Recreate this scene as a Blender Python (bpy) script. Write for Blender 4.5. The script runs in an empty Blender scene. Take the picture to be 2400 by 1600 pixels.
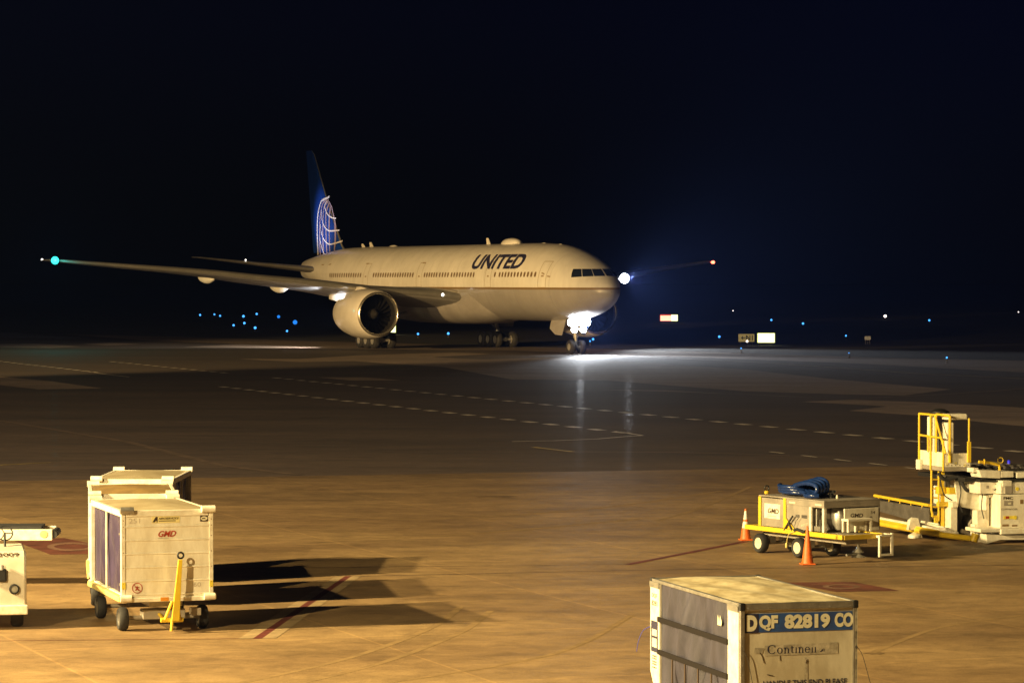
import bpy, bmesh, math, random
from mathutils import Vector, Matrix
random.seed(7)
R = math.radians
sc = bpy.context.scene
COL = sc.collection
# ------------------------------------------------------------------ camera, world, lights, exposure
CAM_H, FPX, PITCH = 5.7, 7500.0, 1.08467          # metres, focal length in photo pixels, degrees down
cam = bpy.data.objects.new("camera", bpy.data.cameras.new("camera"))
COL.objects.link(cam)
cam.location = (0, 0, CAM_H)
cam.rotation_euler = (R(90 - PITCH), 0, 0)
cam.data.sensor_width = 36
cam.data.lens = 36 * FPX / 2400
cam.data.clip_end = 6000
cam.data.clip_start = 0.5
sc.camera = cam
sc.view_settings.view_transform = 'Standard'
sc.view_settings.look = 'None'
sc.view_settings.exposure = 0
sc.view_settings.gamma = 1
sc.cycles.use_denoising = True
sc.cycles.use_adaptive_sampling = False
sc.cycles.sample_clamp_indirect = 4
sc.cycles.volume_bounces = 0
sc.cycles.max_bounces = 6

world = bpy.data.worlds.new("World")
sc.world = world
world.use_nodes = True
wn = world.node_tree.nodes
wl = world.node_tree.links
sky = wn.new('ShaderNodeTexSky')
sky.sky_type = 'NISHITA'
sky.sun_disc = False
sky.sun_elevation = R(-5)
sky.sun_rotation = R(40)
tint = wn.new('ShaderNodeMixRGB'); tint.blend_type = 'MULTIPLY'; tint.inputs[0].default_value = 1
tint.inputs[2].default_value = (.035, .055, 1.0, 1)     # moonless tropical night: only the blue of the sky is left
wl.new(sky.outputs[0], tint.inputs[1]); wl.new(tint.outputs[0], wn['Background'].inputs[0])
wn['Background'].inputs[1].default_value = 0.085

def lamp(name, kind, loc, aim, energy, color, size=0.3, cone=60, blend=0.5, parent=None):
    d = bpy.data.lights.new(name, kind)
    d.energy = energy
    d.color = color
    d.shadow_soft_size = size
    if kind == 'SPOT':
        d.spot_size = R(cone)
        d.spot_blend = blend
    o = bpy.data.objects.new(name, d)
    COL.objects.link(o)
    o.location = loc
    if aim is not None:
        o.rotation_euler = (Vector(aim) - Vector(loc)).to_track_quat('-Z', 'Y').to_euler()
    if parent:
        o.parent = parent
    return o

SODIUM = (1.0, 0.75, 0.34)
# apron floodlights on the terminal side, out of frame to the left
lamp('floodlight', 'SPOT', (-35.5, 42.3, 15.0), (7, 74, 0), 138000, SODIUM, .2, 125, .4)
lamp('floodlight', 'SPOT', (-30.0, 45.0, 14.5), (7, 68, 0), 84000, SODIUM, .2, 125, .4)
lamp('floodlight', 'SPOT', (-23.0, 16.5, 18.0), (2, 54, 0), 88000, SODIUM, .2, 100, .5)
# unseen floods: one added as fill for the asphalt, one lights the taxiing aeroplane
lamp('floodlight', 'SPOT', (-75, 70, 22), (0, 168, 0), 295000, (1.0, 0.66, 0.31), .4, 112, .7)
lamp('floodlight', 'SPOT', (-95, 120, 16), (-9, 272, -24), 1330000, (1.0, 0.64, 0.23), .5, 29, .4)

# ------------------------------------------------------------------ helpers
T_ = R(PITCH)
def ray(u, v):
    x = (u - 1200) / FPX
    y = -(v - 800) / FPX
    return Vector((x, math.cos(T_) + y * math.sin(T_), y * math.cos(T_) - math.sin(T_)))
def at_z(u, v, z=0.0):                       # point of height z seen at photo pixel u, v
    r = ray(u, v)
    k = (z - CAM_H) / r.z
    return Vector((r.x * k, r.y * k, z))
def at_y(u, v, Y):
    r = ray(u, v)
    k = Y / r.y
    return Vector((r.x * k, Y, CAM_H + r.z * k))

class Frame:                                 # local axes of a thing on the apron
    def __init__(self, x, y, deg):
        self.o = Vector((x, y, 0)); self.a = R(deg)
        self.ex = Vector((math.cos(self.a), math.sin(self.a), 0))
        self.ey = Vector((-math.sin(self.a), math.cos(self.a), 0))
    def loc(self, p):
        d = Vector(p) - self.o
        return Vector((d.dot(self.ex), d.dot(self.ey), p[2]))
    def on(self, u, v, n, val):
        r = ray(u, v); c = Vector((0, 0, CAM_H))
        k = (val + (self.o - c).dot(n)) / r.dot(n)
        return self.loc(c + r * k)
    def fy(self, u, v, y): return self.on(u, v, self.ey, y)     # on the plane local y
    def fx(self, u, v, x): return self.on(u, v, self.ex, x)     # on the plane local x
    def fz(self, u, v, z): return self.loc(at_z(u, v, z))

class MB:                                    # collects shapes into one mesh
    def __init__(self): self.b = bmesh.new()
    def face(self, vs, mi=0):
        try:
            f = self.b.faces.new(vs); f.material_index = mi; return f
        except ValueError:
            return None
    def box(self, c, s, mi=0, rot=None):
        m = Matrix.Translation(Vector(c))
        if rot is not None: m = m @ rot.to_4x4()
        v = [self.b.verts.new(m @ Vector((x * s[0] / 2, y * s[1] / 2, z * s[2] / 2))) for x in (-1, 1) for y in (-1, 1) for z in (-1, 1)]
        for q in ((0, 1, 3, 2), (4, 6, 7, 5), (0, 4, 5, 1), (2, 3, 7, 6), (0, 2, 6, 4), (1, 5, 7, 3)):
            self.face([v[i] for i in q], mi)
        return self
    def span(self, a, b, mi=0):              # box between two corners
        return self.box([(a[i] + b[i]) / 2 for i in range(3)], [abs(b[i] - a[i]) for i in range(3)], mi)
    def ring(self, c, ax, r, n, ref=None):
        ax = Vector(ax).normalized()
        ref = Vector(ref) if ref is not None else (Vector((0, 0, 1)) if abs(ax.z) < .9 else Vector((1, 0, 0)))
        e1 = (ref - ax * ref.dot(ax)).normalized(); e2 = ax.cross(e1)
        return [self.b.verts.new(Vector(c) + (e1 * math.cos(2 * math.pi * i / n) + e2 * math.sin(2 * math.pi * i / n)) * r) for i in range(n)]
    def skin(self, r0, r1, mi=0):
        n = len(r0)
        for i in range(n): self.face([r0[i], r0[(i + 1) % n], r1[(i + 1) % n], r1[i]], mi)
    def tube(self, pts, r, n=10, mi=0, cap=True, closed=False):
        pts = [Vector(p) for p in pts]
        rr = r if isinstance(r, (list, tuple)) else [r] * len(pts)
        rings = []
        ref = None
        for i, p in enumerate(pts):
            if closed: t = pts[(i + 1) % len(pts)] - pts[i - 1]
            else: t = pts[min(i + 1, len(pts) - 1)] - pts[max(i - 1, 0)]
            t.normalize()
            if ref is None: ref = Vector((0, 0, 1)) if abs(t.z) < .9 else Vector((1, 0, 0))
            e = ref - t * ref.dot(t)
            if e.length < 1e-4: e = Vector((1, 0, 0)) - t * t.x
            ref = e.normalized()
            rings.append(self.ring(p, t, rr[i], n, ref))
        for i in range(len(rings) - 1): self.skin(rings[i], rings[i + 1], mi)
        if closed: self.skin(rings[-1], rings[0], mi)
        elif cap:
            self.face(list(reversed(rings[0])), mi); self.face(rings[-1], mi)
        return self
    def lathe(self, prof, c=(0, 0, 0), ax=(0, 0, 1), n=24, mi=0, mis=None, cap=True):   # prof: (radius, distance along axis)
        ax = Vector(ax).normalized(); rings = []
        for r_, h in prof: rings.append(self.ring(Vector(c) + ax * h, ax, max(r_, 1e-4), n))
        for i in range(len(rings) - 1): self.skin(rings[i], rings[i + 1], mis[i] if mis else mi)
        if cap:
            self.face(list(reversed(rings[0])), mis[0] if mis else mi); self.face(rings[-1], mis[-1] if mis else mi)
        return self
    def prism(self, pts, d, mi=0):           # polygon pts extruded by vector d
        a = [self.b.verts.new(Vector(p)) for p in pts]
        c = [self.b.verts.new(Vector(p) + Vector(d)) for p in pts]
        self.face(a, mi); self.face(list(reversed(c)), mi)
        n = len(a)
        for i in range(n): self.face([a[i], c[i], c[(i + 1) % n], a[(i + 1) % n]], mi)
        return self
    def poly(self, pts, mi=0):
        self.face([self.b.verts.new(Vector(p)) for p in pts], mi); return self
    def grid(self, fn, nu, nv, mi=0):
        g = [[self.b.verts.new(Vector(fn(i / nu, j / nv))) for j in range(nv + 1)] for i in range(nu + 1)]
        for i in range(nu):
            for j in range(nv): self.face([g[i][j], g[i + 1][j], g[i + 1][j + 1], g[i][j + 1]], mi)
        return self
    def strip(self, pts, w, z=None, mi=0):   # flat ribbon in the xy plane
        pts = [Vector(p) for p in pts]; L = []
        for i, p in enumerate(pts):
            t = pts[min(i + 1, len(pts) - 1)] - pts[max(i - 1, 0)]
            n = Vector((-t.y, t.x, 0)).normalized() * w / 2
            zz = p.z if z is None else z
            L.append((self.b.verts.new((p.x + n.x, p.y + n.y, zz)), self.b.verts.new((p.x - n.x, p.y - n.y, zz))))
        for i in range(len(L) - 1): self.face([L[i][0], L[i][1], L[i + 1][1], L[i + 1][0]], mi)
        return self
    def torus(self, c, ax, R_, r, n=24, m=8, mi=0):
        ax = Vector(ax).normalized()
        ref = Vector((0, 0, 1)) if abs(ax.z) < .9 else Vector((1, 0, 0))
        e1 = (ref - ax * ref.dot(ax)).normalized(); e2 = ax.cross(e1)
        pts = [Vector(c) + (e1 * math.cos(2 * math.pi * i / n) + e2 * math.sin(2 * math.pi * i / n)) * R_ for i in range(n)]
        rings = []
        for i, p in enumerate(pts):
            t = (pts[(i + 1) % n] - pts[i - 1]).normalized()
            rings.append(self.ring(p, t, r, m, ax))
        for i in range(n): self.skin(rings[i], rings[(i + 1) % n], mi)
        return self
    def build(self, name, mats, parent=None, smooth=None, bevel=0, recalc=True):
        if recalc: bmesh.ops.recalc_face_normals(self.b, faces=self.b.faces)
        me = bpy.data.meshes.new(name); self.b.to_mesh(me); self.b.free()
        for m in (mats if isinstance(mats, (list, tuple)) else [mats]): me.materials.append(m)
        o = bpy.data.objects.new(name, me); COL.objects.link(o)
        if parent: o.parent = parent
        if smooth:
            for p in me.polygons: p.use_smooth = True
            me.set_sharp_from_angle(angle=R(smooth))
        if bevel:
            md = o.modifiers.new('bevel', 'BEVEL'); md.width = bevel; md.segments = 2; md.limit_method = 'ANGLE'
            md.angle_limit = R(40)
        return o

def smooth_path(p, m=6):
    out = []
    for i in range(len(p) - 1):
        p0, p1, p2, p3 = p[max(i - 1, 0)], p[i], p[i + 1], p[min(i + 2, len(p) - 1)]
        for j in range(m):
            t = j / m
            out.append(tuple(.5 * (2 * p1[k] + (p2[k] - p0[k]) * t + (2 * p0[k] - 5 * p1[k] + 4 * p2[k] - p3[k]) * t * t + (3 * p1[k] - p0[k] - 3 * p2[k] + p3[k]) * t**3) for k in range(len(p1))))
    out.append(p[-1]); return out
def thing(name, loc, deg, label, cat, group=None, scale=1):
    o = bpy.data.objects.new(name, None); COL.objects.link(o)
    o.location = loc; o.rotation_euler = (0, 0, R(deg)); o.scale = (scale,) * 3
    o.empty_display_size = .3
    return tag(o, label, cat, group)
def tag(o, label, cat, group=None):
    o['label'] = label; o['category'] = cat
    if group: o['group'] = group
    return o
def struct(o): o['kind'] = 'structure'; return o
def copy_tree(o, parent=None):
    c = o.copy(); COL.objects.link(c)
    if parent: c.parent = parent
    for ch in list(o.children): copy_tree(ch, c)
    return c

# ------------------------------------------------------------------ materials
def base(name):
    m = bpy.data.materials.new(name); m.use_nodes = True
    return m, m.node_tree.nodes, m.node_tree.links, m.node_tree.nodes['Principled BSDF']
def paint(name, col, rough=.45, dirt=.25, scale=3.0, metal=0, dcol=None, bump=0, stretch=(1, 1, 1), coat=0):
    m, n, l, p = base(name)
    tc = n.new('ShaderNodeTexCoord'); mp = n.new('ShaderNodeMapping'); mp.inputs['Scale'].default_value = stretch
    l.new(tc.outputs['Object'], mp.inputs[0])
    nz = n.new('ShaderNodeTexNoise'); nz.inputs['Scale'].default_value = scale; nz.inputs['Detail'].default_value = 6
    nz.inputs['Roughness'].default_value = .65
    l.new(mp.outputs[0], nz.inputs[0])
    cr = n.new('ShaderNodeValToRGB'); cr.color_ramp.elements[0].position = .38; cr.color_ramp.elements[1].position = .62
    d = dcol or [c * (1 - dirt) for c in col]
    if dcol: d = [col[i] + (dcol[i] - col[i]) * dirt for i in range(3)]
    cr.color_ramp.elements[0].color = (*d, 1); cr.color_ramp.elements[1].color = (*col, 1)
    l.new(nz.outputs[0], cr.inputs[0]); l.new(cr.outputs[0], p.inputs['Base Color'])
    p.inputs['Roughness'].default_value = rough; p.inputs['Metallic'].default_value = metal
    if coat: p.inputs['Coat Weight'].default_value = coat
    if bump:
        b = n.new('ShaderNodeBump'); b.inputs['Strength'].default_value = bump; b.inputs['Distance'].default_value = .02
        l.new(nz.outputs[0], b.inputs['Height']); l.new(b.outputs[0], p.inputs['Normal'])
    return m
def glow(name, col, strength):
    m, n, l, p = base(name)
    p.inputs['Base Color'].default_value = (*[c * .3 for c in col], 1)
    p.inputs['Emission Color'].default_value = (*col, 1); p.inputs['Emission Strength'].default_value = strength
    return m
def plain(name, col, rough=.5, metal=0):
    m, n, l, p = base(name)
    p.inputs['Base Color'].default_value = (*col, 1); p.inputs['Roughness'].default_value = rough; p.inputs['Metallic'].default_value = metal
    return m

def ground_mat(name, dark, light, scale, rough, stretch=(1, 1, 1), ang=0, joints=0, spots=.5, lo=.35, hi=.65, coat=0, edge=None):
    m, n, l, p = base(name)
    tc = n.new('ShaderNodeTexCoord'); mp = n.new('ShaderNodeMapping')
    mp.inputs['Rotation'].default_value = (0, 0, R(ang)); mp.inputs['Scale'].default_value = stretch
    l.new(tc.outputs['Object'], mp.inputs[0])
    nz = n.new('ShaderNodeTexNoise'); nz.inputs['Scale'].default_value = scale; nz.inputs['Detail'].default_value = 8
    nz.inputs['Roughness'].default_value = .62; l.new(mp.outputs[0], nz.inputs[0])
    cr = n.new('ShaderNodeValToRGB'); cr.color_ramp.elements[0].position = lo; cr.color_ramp.elements[1].position = hi
    cr.color_ramp.elements[0].color = (*dark, 1); cr.color_ramp.elements[1].color = (*light, 1)
    l.new(nz.outputs[0], cr.inputs[0])
    out = cr.outputs[0]
    # stains
    n2 = n.new('ShaderNodeTexNoise'); n2.inputs['Scale'].default_value = scale * 5; n2.inputs['Detail'].default_value = 9
    n2.inputs['Roughness'].default_value = .7; l.new(mp.outputs[0], n2.inputs[0])
    c2 = n.new('ShaderNodeValToRGB'); c2.color_ramp.elements[0].position = .28; c2.color_ramp.elements[1].position = .56
    k = 1 - spots
    c2.color_ramp.elements[0].color = (k, k, k, 1); c2.color_ramp.elements[1].color = (1, 1, 1, 1)
    l.new(n2.outputs[0], c2.inputs[0])
    mx = n.new('ShaderNodeMixRGB'); mx.blend_type = 'MULTIPLY'; mx.inputs[0].default_value = 1
    l.new(out, mx.inputs[1]); l.new(c2.outputs[0], mx.inputs[2]); out = mx.outputs[0]
    n3 = n.new('ShaderNodeTexNoise'); n3.inputs['Scale'].default_value = 60; n3.inputs['Detail'].default_value = 4
    l.new(tc.outputs['Object'], n3.inputs[0])
    c3 = n.new('ShaderNodeValToRGB'); c3.color_ramp.elements[0].position = .3; c3.color_ramp.elements[1].position = .7
    c3.color_ramp.elements[0].color = (.72, .72, .72, 1); c3.color_ramp.elements[1].color = (1.12, 1.12, 1.12, 1)
    l.new(n3.outputs[0], c3.inputs[0])
    m3 = n.new('ShaderNodeMixRGB'); m3.blend_type = 'MULTIPLY'; m3.inputs[0].default_value = 1
    l.new(out, m3.inputs[1]); l.new(c3.outputs[0], m3.inputs[2]); out = m3.outputs[0]
    n5 = n.new('ShaderNodeTexNoise'); n5.inputs['Scale'].default_value = 1.4; n5.inputs['Detail'].default_value = 10
    n5.inputs['Roughness'].default_value = .78; n5.inputs['Distortion'].default_value = .6; l.new(tc.outputs['Object'], n5.inputs[0])
    c5 = n.new('ShaderNodeValToRGB'); c5.color_ramp.elements[0].position = .33; c5.color_ramp.elements[1].position = .64
    c5.color_ramp.elements[0].color = (.66, .64, .62, 1); c5.color_ramp.elements[1].color = (1.14, 1.14, 1.14, 1)
    l.new(n5.outputs[0], c5.inputs[0])
    m5 = n.new('ShaderNodeMixRGB'); m5.blend_type = 'MULTIPLY'; m5.inputs[0].default_value = 1
    l.new(out, m5.inputs[1]); l.new(c5.outputs[0], m5.inputs[2]); out = m5.outputs[0]
    if joints:
        mj = n.new('ShaderNodeMapping'); mj.inputs['Rotation'].default_value = (0, 0, R(-20.8))
        l.new(tc.outputs['Object'], mj.inputs[0])
        br = n.new('ShaderNodeTexBrick'); br.offset = 0; br.inputs['Scale'].default_value = 1
        br.inputs['Brick Width'].default_value = joints; br.inputs['Row Height'].default_value = joints * 1.15
        br.inputs['Mortar Size'].default_value = .035; br.inputs['Mortar Smooth'].default_value = .6
        br.inputs['Color1'].default_value = (1, 1, 1, 1); br.inputs['Color2'].default_value = (.86, .86, .88, 1)
        br.inputs['Mortar'].default_value = (1.5, 1.45, 1.35, 1)
        l.new(mj.outputs[0], br.inputs[0])
        m4 = n.new('ShaderNodeMixRGB'); m4.blend_type = 'MULTIPLY'; m4.inputs[0].default_value = .55
        l.new(out, m4.inputs[1]); l.new(br.outputs[0], m4.inputs[2]); out = m4.outputs[0]
    if edge:                                 # uneven tone change towards the joint between concrete and asphalt
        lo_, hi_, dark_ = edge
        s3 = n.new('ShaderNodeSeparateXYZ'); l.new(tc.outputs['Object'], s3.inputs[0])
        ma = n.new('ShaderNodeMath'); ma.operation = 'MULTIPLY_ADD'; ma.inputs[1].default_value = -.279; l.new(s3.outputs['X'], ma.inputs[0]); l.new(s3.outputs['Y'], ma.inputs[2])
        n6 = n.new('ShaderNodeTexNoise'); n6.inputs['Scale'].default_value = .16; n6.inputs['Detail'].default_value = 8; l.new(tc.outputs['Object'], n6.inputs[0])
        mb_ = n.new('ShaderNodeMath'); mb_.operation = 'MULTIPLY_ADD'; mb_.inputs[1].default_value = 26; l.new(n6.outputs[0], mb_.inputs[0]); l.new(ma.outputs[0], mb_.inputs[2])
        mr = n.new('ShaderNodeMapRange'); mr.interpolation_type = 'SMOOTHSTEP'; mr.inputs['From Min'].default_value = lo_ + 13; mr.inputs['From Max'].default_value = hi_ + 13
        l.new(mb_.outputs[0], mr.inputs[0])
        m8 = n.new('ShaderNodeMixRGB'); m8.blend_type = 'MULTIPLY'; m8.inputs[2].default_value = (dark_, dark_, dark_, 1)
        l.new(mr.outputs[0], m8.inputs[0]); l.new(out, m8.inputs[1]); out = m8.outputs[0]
    l.new(out, p.inputs['Base Color'])
    rr = n.new('ShaderNodeMapRange'); rr.inputs['To Min'].default_value = rough - .12; rr.inputs['To Max'].default_value = rough + .12
    l.new(n2.outputs[0], rr.inputs[0]); l.new(rr.outputs[0], p.inputs['Roughness'])
    if coat:                                 # thin patchy film of water and oil
        nf = n.new('ShaderNodeTexNoise'); nf.inputs['Scale'].default_value = 1.3; nf.inputs['Detail'].default_value = 5
        l.new(tc.outputs['Object'], nf.inputs[0])
        mf = n.new('ShaderNodeMapRange'); mf.inputs['From Min'].default_value = .50; mf.inputs['From Max'].default_value = .72; mf.inputs['To Max'].default_value = coat
        l.new(nf.outputs[0], mf.inputs[0]); l.new(mf.outputs[0], p.inputs['Coat Weight']); p.inputs['Coat Roughness'].default_value = .13
    b = n.new('ShaderNodeBump'); b.inputs['Strength'].default_value = .25; b.inputs['Distance'].default_value = .01
    l.new(n3.outputs[0], b.inputs['Height']); l.new(b.outputs[0], p.inputs['Normal'])
    return m

M = {}
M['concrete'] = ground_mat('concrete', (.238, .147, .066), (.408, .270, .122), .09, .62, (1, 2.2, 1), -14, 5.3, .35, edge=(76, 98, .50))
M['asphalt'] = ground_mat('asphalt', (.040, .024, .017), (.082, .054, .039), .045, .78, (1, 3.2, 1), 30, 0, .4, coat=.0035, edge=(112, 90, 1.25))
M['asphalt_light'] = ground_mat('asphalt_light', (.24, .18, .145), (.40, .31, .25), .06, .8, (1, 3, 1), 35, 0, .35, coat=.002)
M['grass'] = ground_mat('grass', (.010, .012, .007), (.028, .026, .014), .08, .9, (1, 1, 1), 0, 0, .4)
M['line_white'] = paint('line_white', (.80, .74, .66), .6, .4, 1.6)
M['line_red'] = paint('line_red', (.16, .035, .025), .6, .4, 1.5)
M['mat_red'] = paint('mat_red', (.18, .058, .038), .6, .5, 1.2)
M['mat_ring'] = paint('mat_ring', (.26, .14, .09), .6, .5, 2)
M['mat_dark'] = paint('line_dark', (.07, .035, .025), .7, .4, 1.5)
M['line_yellow'] = paint('line_yellow', (.42, .32, .06), .6, .5, 1.5)
M['asphalt_seam'] = paint('asphalt_seam', (.115, .078, .056), .7, .5, 1.5)
M['oil'] = paint('oil_stain', (.19, .118, .052), .6, .45, 1.5)
M['white'] = paint('white_paint', (.78, .74, .63), .42, .35, 7, dcol=(.36, .26, .13))
M['white2'] = paint('white_panel', (.78, .74, .63), .5, .38, 5, dcol=(.42, .33, .19), bump=.12, stretch=(1, 1, .35))
M['tug'] = paint('tractor_paint', (.58, .54, .46), .45, .3, 3, dcol=(.35, .27, .15))
M['rivet'] = plain('rusty_rivet', (.22, .13, .05), .6)
M['uld'] = paint('container_panel', (.60, .55, .43), .5, .55, 2.6, dcol=(.30, .24, .15), stretch=(1, 1, .5))
M['uld_scuff'] = paint('container_scuff', (.50, .455, .345), .55, .5, 6)
M['uld_roof'] = paint('container_roof', (.55, .48, .31), .55, .8, 2.4, dcol=(.26, .20, .10), stretch=(1.6, .8, 1))
M['alu'] = paint('aluminium', (.42, .40, .36), .38, .35, 5, metal=.7)
M['roof_alu'] = paint('cart_roof', (.50, .42, .27), .42, .45, 2.2, metal=.2, dcol=(.25, .17, .07))
M['yellow'] = paint('yellow_paint', (.72, .50, .03), .42, .3, 3, dcol=(.35, .2, .04))
M['yellow_pale'] = paint('yellow_pale', (.74, .62, .22), .45, .35, 3, dcol=(.4, .25, .1))
M['grey'] = paint('grey_panel', (.33, .29, .24), .5, .25, 3)
M['greydark'] = paint('dark_steel', (.10, .09, .08), .5, .35, 4)
M['rubber'] = paint('rubber', (.022, .021, .022), .75, .3, 6)
M['black'] = plain('black', (.012, .012, .013), .5)
M['rust'] = paint('brown_panel', (.34, .22, .08), .4, .6, 2.5, dcol=(.16, .11, .06), stretch=(1, .4, 1))
M['curtain'] = paint('purple_curtain', (.050, .036, .085), .38, .35, 3, bump=.4, stretch=(1, 1, .4))
M['curtain_blue'] = paint('blue_curtain', (.05, .08, .40), .14, .4, 3, bump=.6)
M['uld_curtain'] = paint('grey_curtain', (.044, .041, .066), .5, .4, 4, bump=.3, stretch=(1, 1, .35))
M['uld_strap'] = plain('strap', (.018, .015, .015), .95)
M['uld_strap'].node_tree.nodes['Principled BSDF'].inputs['Specular IOR Level'].default_value = .1
M['blue_sign'] = paint('blue_sign', (.03, .09, .30), .4, .5, 3.5, dcol=(.03, .03, .09))
M['letter_cream'] = paint('letter_cream', (.74, .70, .52), .5, .2, 6)
M['navy'] = plain('navy_lettering', (.022, .022, .055), .5)
M['brownletter'] = plain('brown_lettering', (.045, .025, .012), .5)
M['redletter'] = paint('red_lettering', (.45, .05, .02), .5, .3, 8)
M['orange'] = paint('cone_orange', (.78, .155, .025), .5, .25, 6)
M['cone_band'] = paint('cone_band', (.72, .68, .58), .4, .25, 6)
M['hose'] = paint('blue_hose', (.012, .035, .15), .25, .4, 6)
M['sticker_y'] = plain('sticker_yellow', (.78, .62, .06), .5)
M['sticker_pale'] = plain('sticker_pale', (.74, .64, .30), .5)
M['reflector'] = plain('orange_reflector', (.62, .25, .03), .4)
M['glass_dark'] = plain('dark_glass', (.012, .016, .018), .08)
M['lens'] = plain('unlit_lens', (.35, .34, .30), .15)
M['rim'] = paint('wheel_rim', (.74, .68, .5), .45, .25, 8)
# aeroplane
def fuselage_mat():
    m, n, l, p = base('fuselage_paint')
    tc = n.new('ShaderNodeTexCoord'); sx = n.new('ShaderNodeSeparateXYZ'); l.new(tc.outputs['Object'], sx.inputs[0])
    dv = n.new('ShaderNodeMath'); dv.operation = 'DIVIDE'; dv.inputs[1].default_value = 10; l.new(sx.outputs['Z'], dv.inputs[0])
    cr = n.new('ShaderNodeValToRGB'); cr.color_ramp.interpolation = 'CONSTANT'
    e = cr.color_ramp.elements
    e[0].position = 0; e[0].color = (.33, .31, .30, 1)
    e[1].position = .484; e[1].color = (.22, .14, .05, 1)
    x = e.new(.4965); x.color = (.78, .75, .70, 1)
    l.new(dv.outputs[0], cr.inputs[0])
    nz = n.new('ShaderNodeTexNoise'); nz.inputs['Scale'].default_value = .6; nz.inputs['Detail'].default_value = 6
    l.new(tc.outputs['Object'], nz.inputs[0])
    c2 = n.new('ShaderNodeValToRGB'); c2.color_ramp.elements[0].position = .3; c2.color_ramp.elements[1].position = .7
    c2.color_ramp.elements[0].color = (.86, .86, .86, 1); c2.color_ramp.elements[1].color = (1, 1, 1, 1)
    l.new(nz.outputs[0], c2.inputs[0])
    mx = n.new('ShaderNodeMixRGB'); mx.blend_type = 'MULTIPLY'; mx.inputs[0].default_value = 1
    l.new(cr.outputs[0], mx.inputs[1]); l.new(c2.outputs[0], mx.inputs[2]); l.new(mx.outputs[0], p.inputs['Base Color'])
    # skin joints every few metres along the body and faint vertical streaks
    fr = n.new('ShaderNodeMath'); fr.operation = 'PINGPONG'; fr.inputs[1].default_value = 2.65; l.new(sx.outputs['X'], fr.inputs[0])
    lt = n.new('ShaderNodeMath'); lt.operation = 'LESS_THAN'; lt.inputs[1].default_value = .035; l.new(fr.outputs[0], lt.inputs[0])
    mp = n.new('ShaderNodeMapping'); mp.inputs['Scale'].default_value = (3, 3, .25); l.new(tc.outputs['Object'], mp.inputs[0])
    n2 = n.new('ShaderNodeTexNoise'); n2.inputs['Scale'].default_value = .8; n2.inputs['Detail'].default_value = 6; l.new(mp.outputs[0], n2.inputs[0])
    c3 = n.new('ShaderNodeValToRGB'); c3.color_ramp.elements[0].position = .35; c3.color_ramp.elements[1].position = .6
    c3.color_ramp.elements[0].color = (.94, .935, .93, 1); c3.color_ramp.elements[1].color = (1, 1, 1, 1); l.new(n2.outputs[0], c3.inputs[0])
    m6 = n.new('ShaderNodeMixRGB'); m6.blend_type = 'MULTIPLY'; m6.inputs[0].default_value = 1
    l.new(mx.outputs[0], m6.inputs[1]); l.new(c3.outputs[0], m6.inputs[2])
    m7 = n.new('ShaderNodeMixRGB'); m7.blend_type = 'MULTIPLY'; m7.inputs[2].default_value = (.86, .85, .84, 1)
    l.new(lt.outputs[0], m7.inputs[0]); l.new(m6.outputs[0], m7.inputs[1]); l.new(m7.outputs[0], p.inputs['Base Color'])
    p.inputs['Roughness'].default_value = .32; p.inputs['Coat Weight'].default_value = .3
    return m
M['fus'] = fuselage_mat()
M['fair'] = paint('belly_grey', (.30, .28, .27), .4, .2, .6)
M['wing'] = paint('wing_grey', (.25, .24, .235), .4, .2, .5)
M['slat'] = paint('bare_metal', (.62, .60, .56), .28, .15, 1, metal=.8)
M['nacelle'] = paint('nacelle_paint', (.66, .62, .58), .28, .12, .7, coat=.4)
M['fairing'] = paint('fairing_white', (.76, .74, .70), .4, .1, 1)
M['lip'] = paint('inlet_lip_metal', (.70, .66, .58), .22, .1, 2, metal=.9)
M['fan'] = plain('fan_titanium', (.006, .006, .006), .95)
M['spinner'] = plain('spinner_grey', (.02, .019, .018), .9)
for k_ in ('fan', 'spinner'): M[k_].node_tree.nodes['Principled BSDF'].inputs['Specular IOR Level'].default_value = .08
M['duct'] = plain('inlet_duct', (.014, .013, .012), .6)
M['fin_blue'] = paint('fin_blue', (.006, .038, .27), .35, .2, .4)
M['globe_white'] = plain('globe_white', (.62, .58, .64), .4)
M['globe_lilac'] = plain('globe_lilac', (.30, .22, .30), .4)
M['winpane'] = plain('cabin_window', (.17, .11, .045), .3)
M['winshut'] = plain('door_line', (.32, .24, .13), .5)
M['gear'] = paint('gear_metal', (.34, .33, .32), .4, .3, 3, metal=.3)
M['lamp_white'] = glow('landing_lamp', (.90, .95, 1.0), 70)
M['lamp_wing'] = glow('wing_lamp', (.90, .95, 1.0), 22)
M['lamp_green'] = glow('nav_green', (.03, .95, .78), 3.2)
M['lamp_red'] = glow('nav_red', (1.0, .10, .05), 10)
M['lamp_warm'] = glow('lamp_warm', (1.0, .95, .85), 4)
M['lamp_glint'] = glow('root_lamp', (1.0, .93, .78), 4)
M['taxi_blue'] = glow('taxi_blue', (.06, .36, 1.0), 2.5)
M['taxi_deep'] = glow('taxi_deep_blue', (.02, .26, 1.0), 1.1)
M['taxi_white'] = glow('taxi_white', (1.0, .85, .75), 4)
M['sign_lit'] = glow('sign_lit', (1.0, .96, .48), 2.6)
M['sign_edge'] = glow('sign_edge', (.75, .85, .05), .55)
M['sign_red'] = glow('sign_red_lit', (1.0, .45, .28), 2.2)
M['sign_red_edge'] = glow('sign_red_edge', (1.0, .10, .03), .8)
M['sign_added_glow'] = glow('sign_added_glow', (.62, .44, .13), .34)  # faint glow added so the unlit sign face reads yellow
M['sign_plate'] = plain('sign_plate', (.82, .82, .82), .5)

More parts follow.
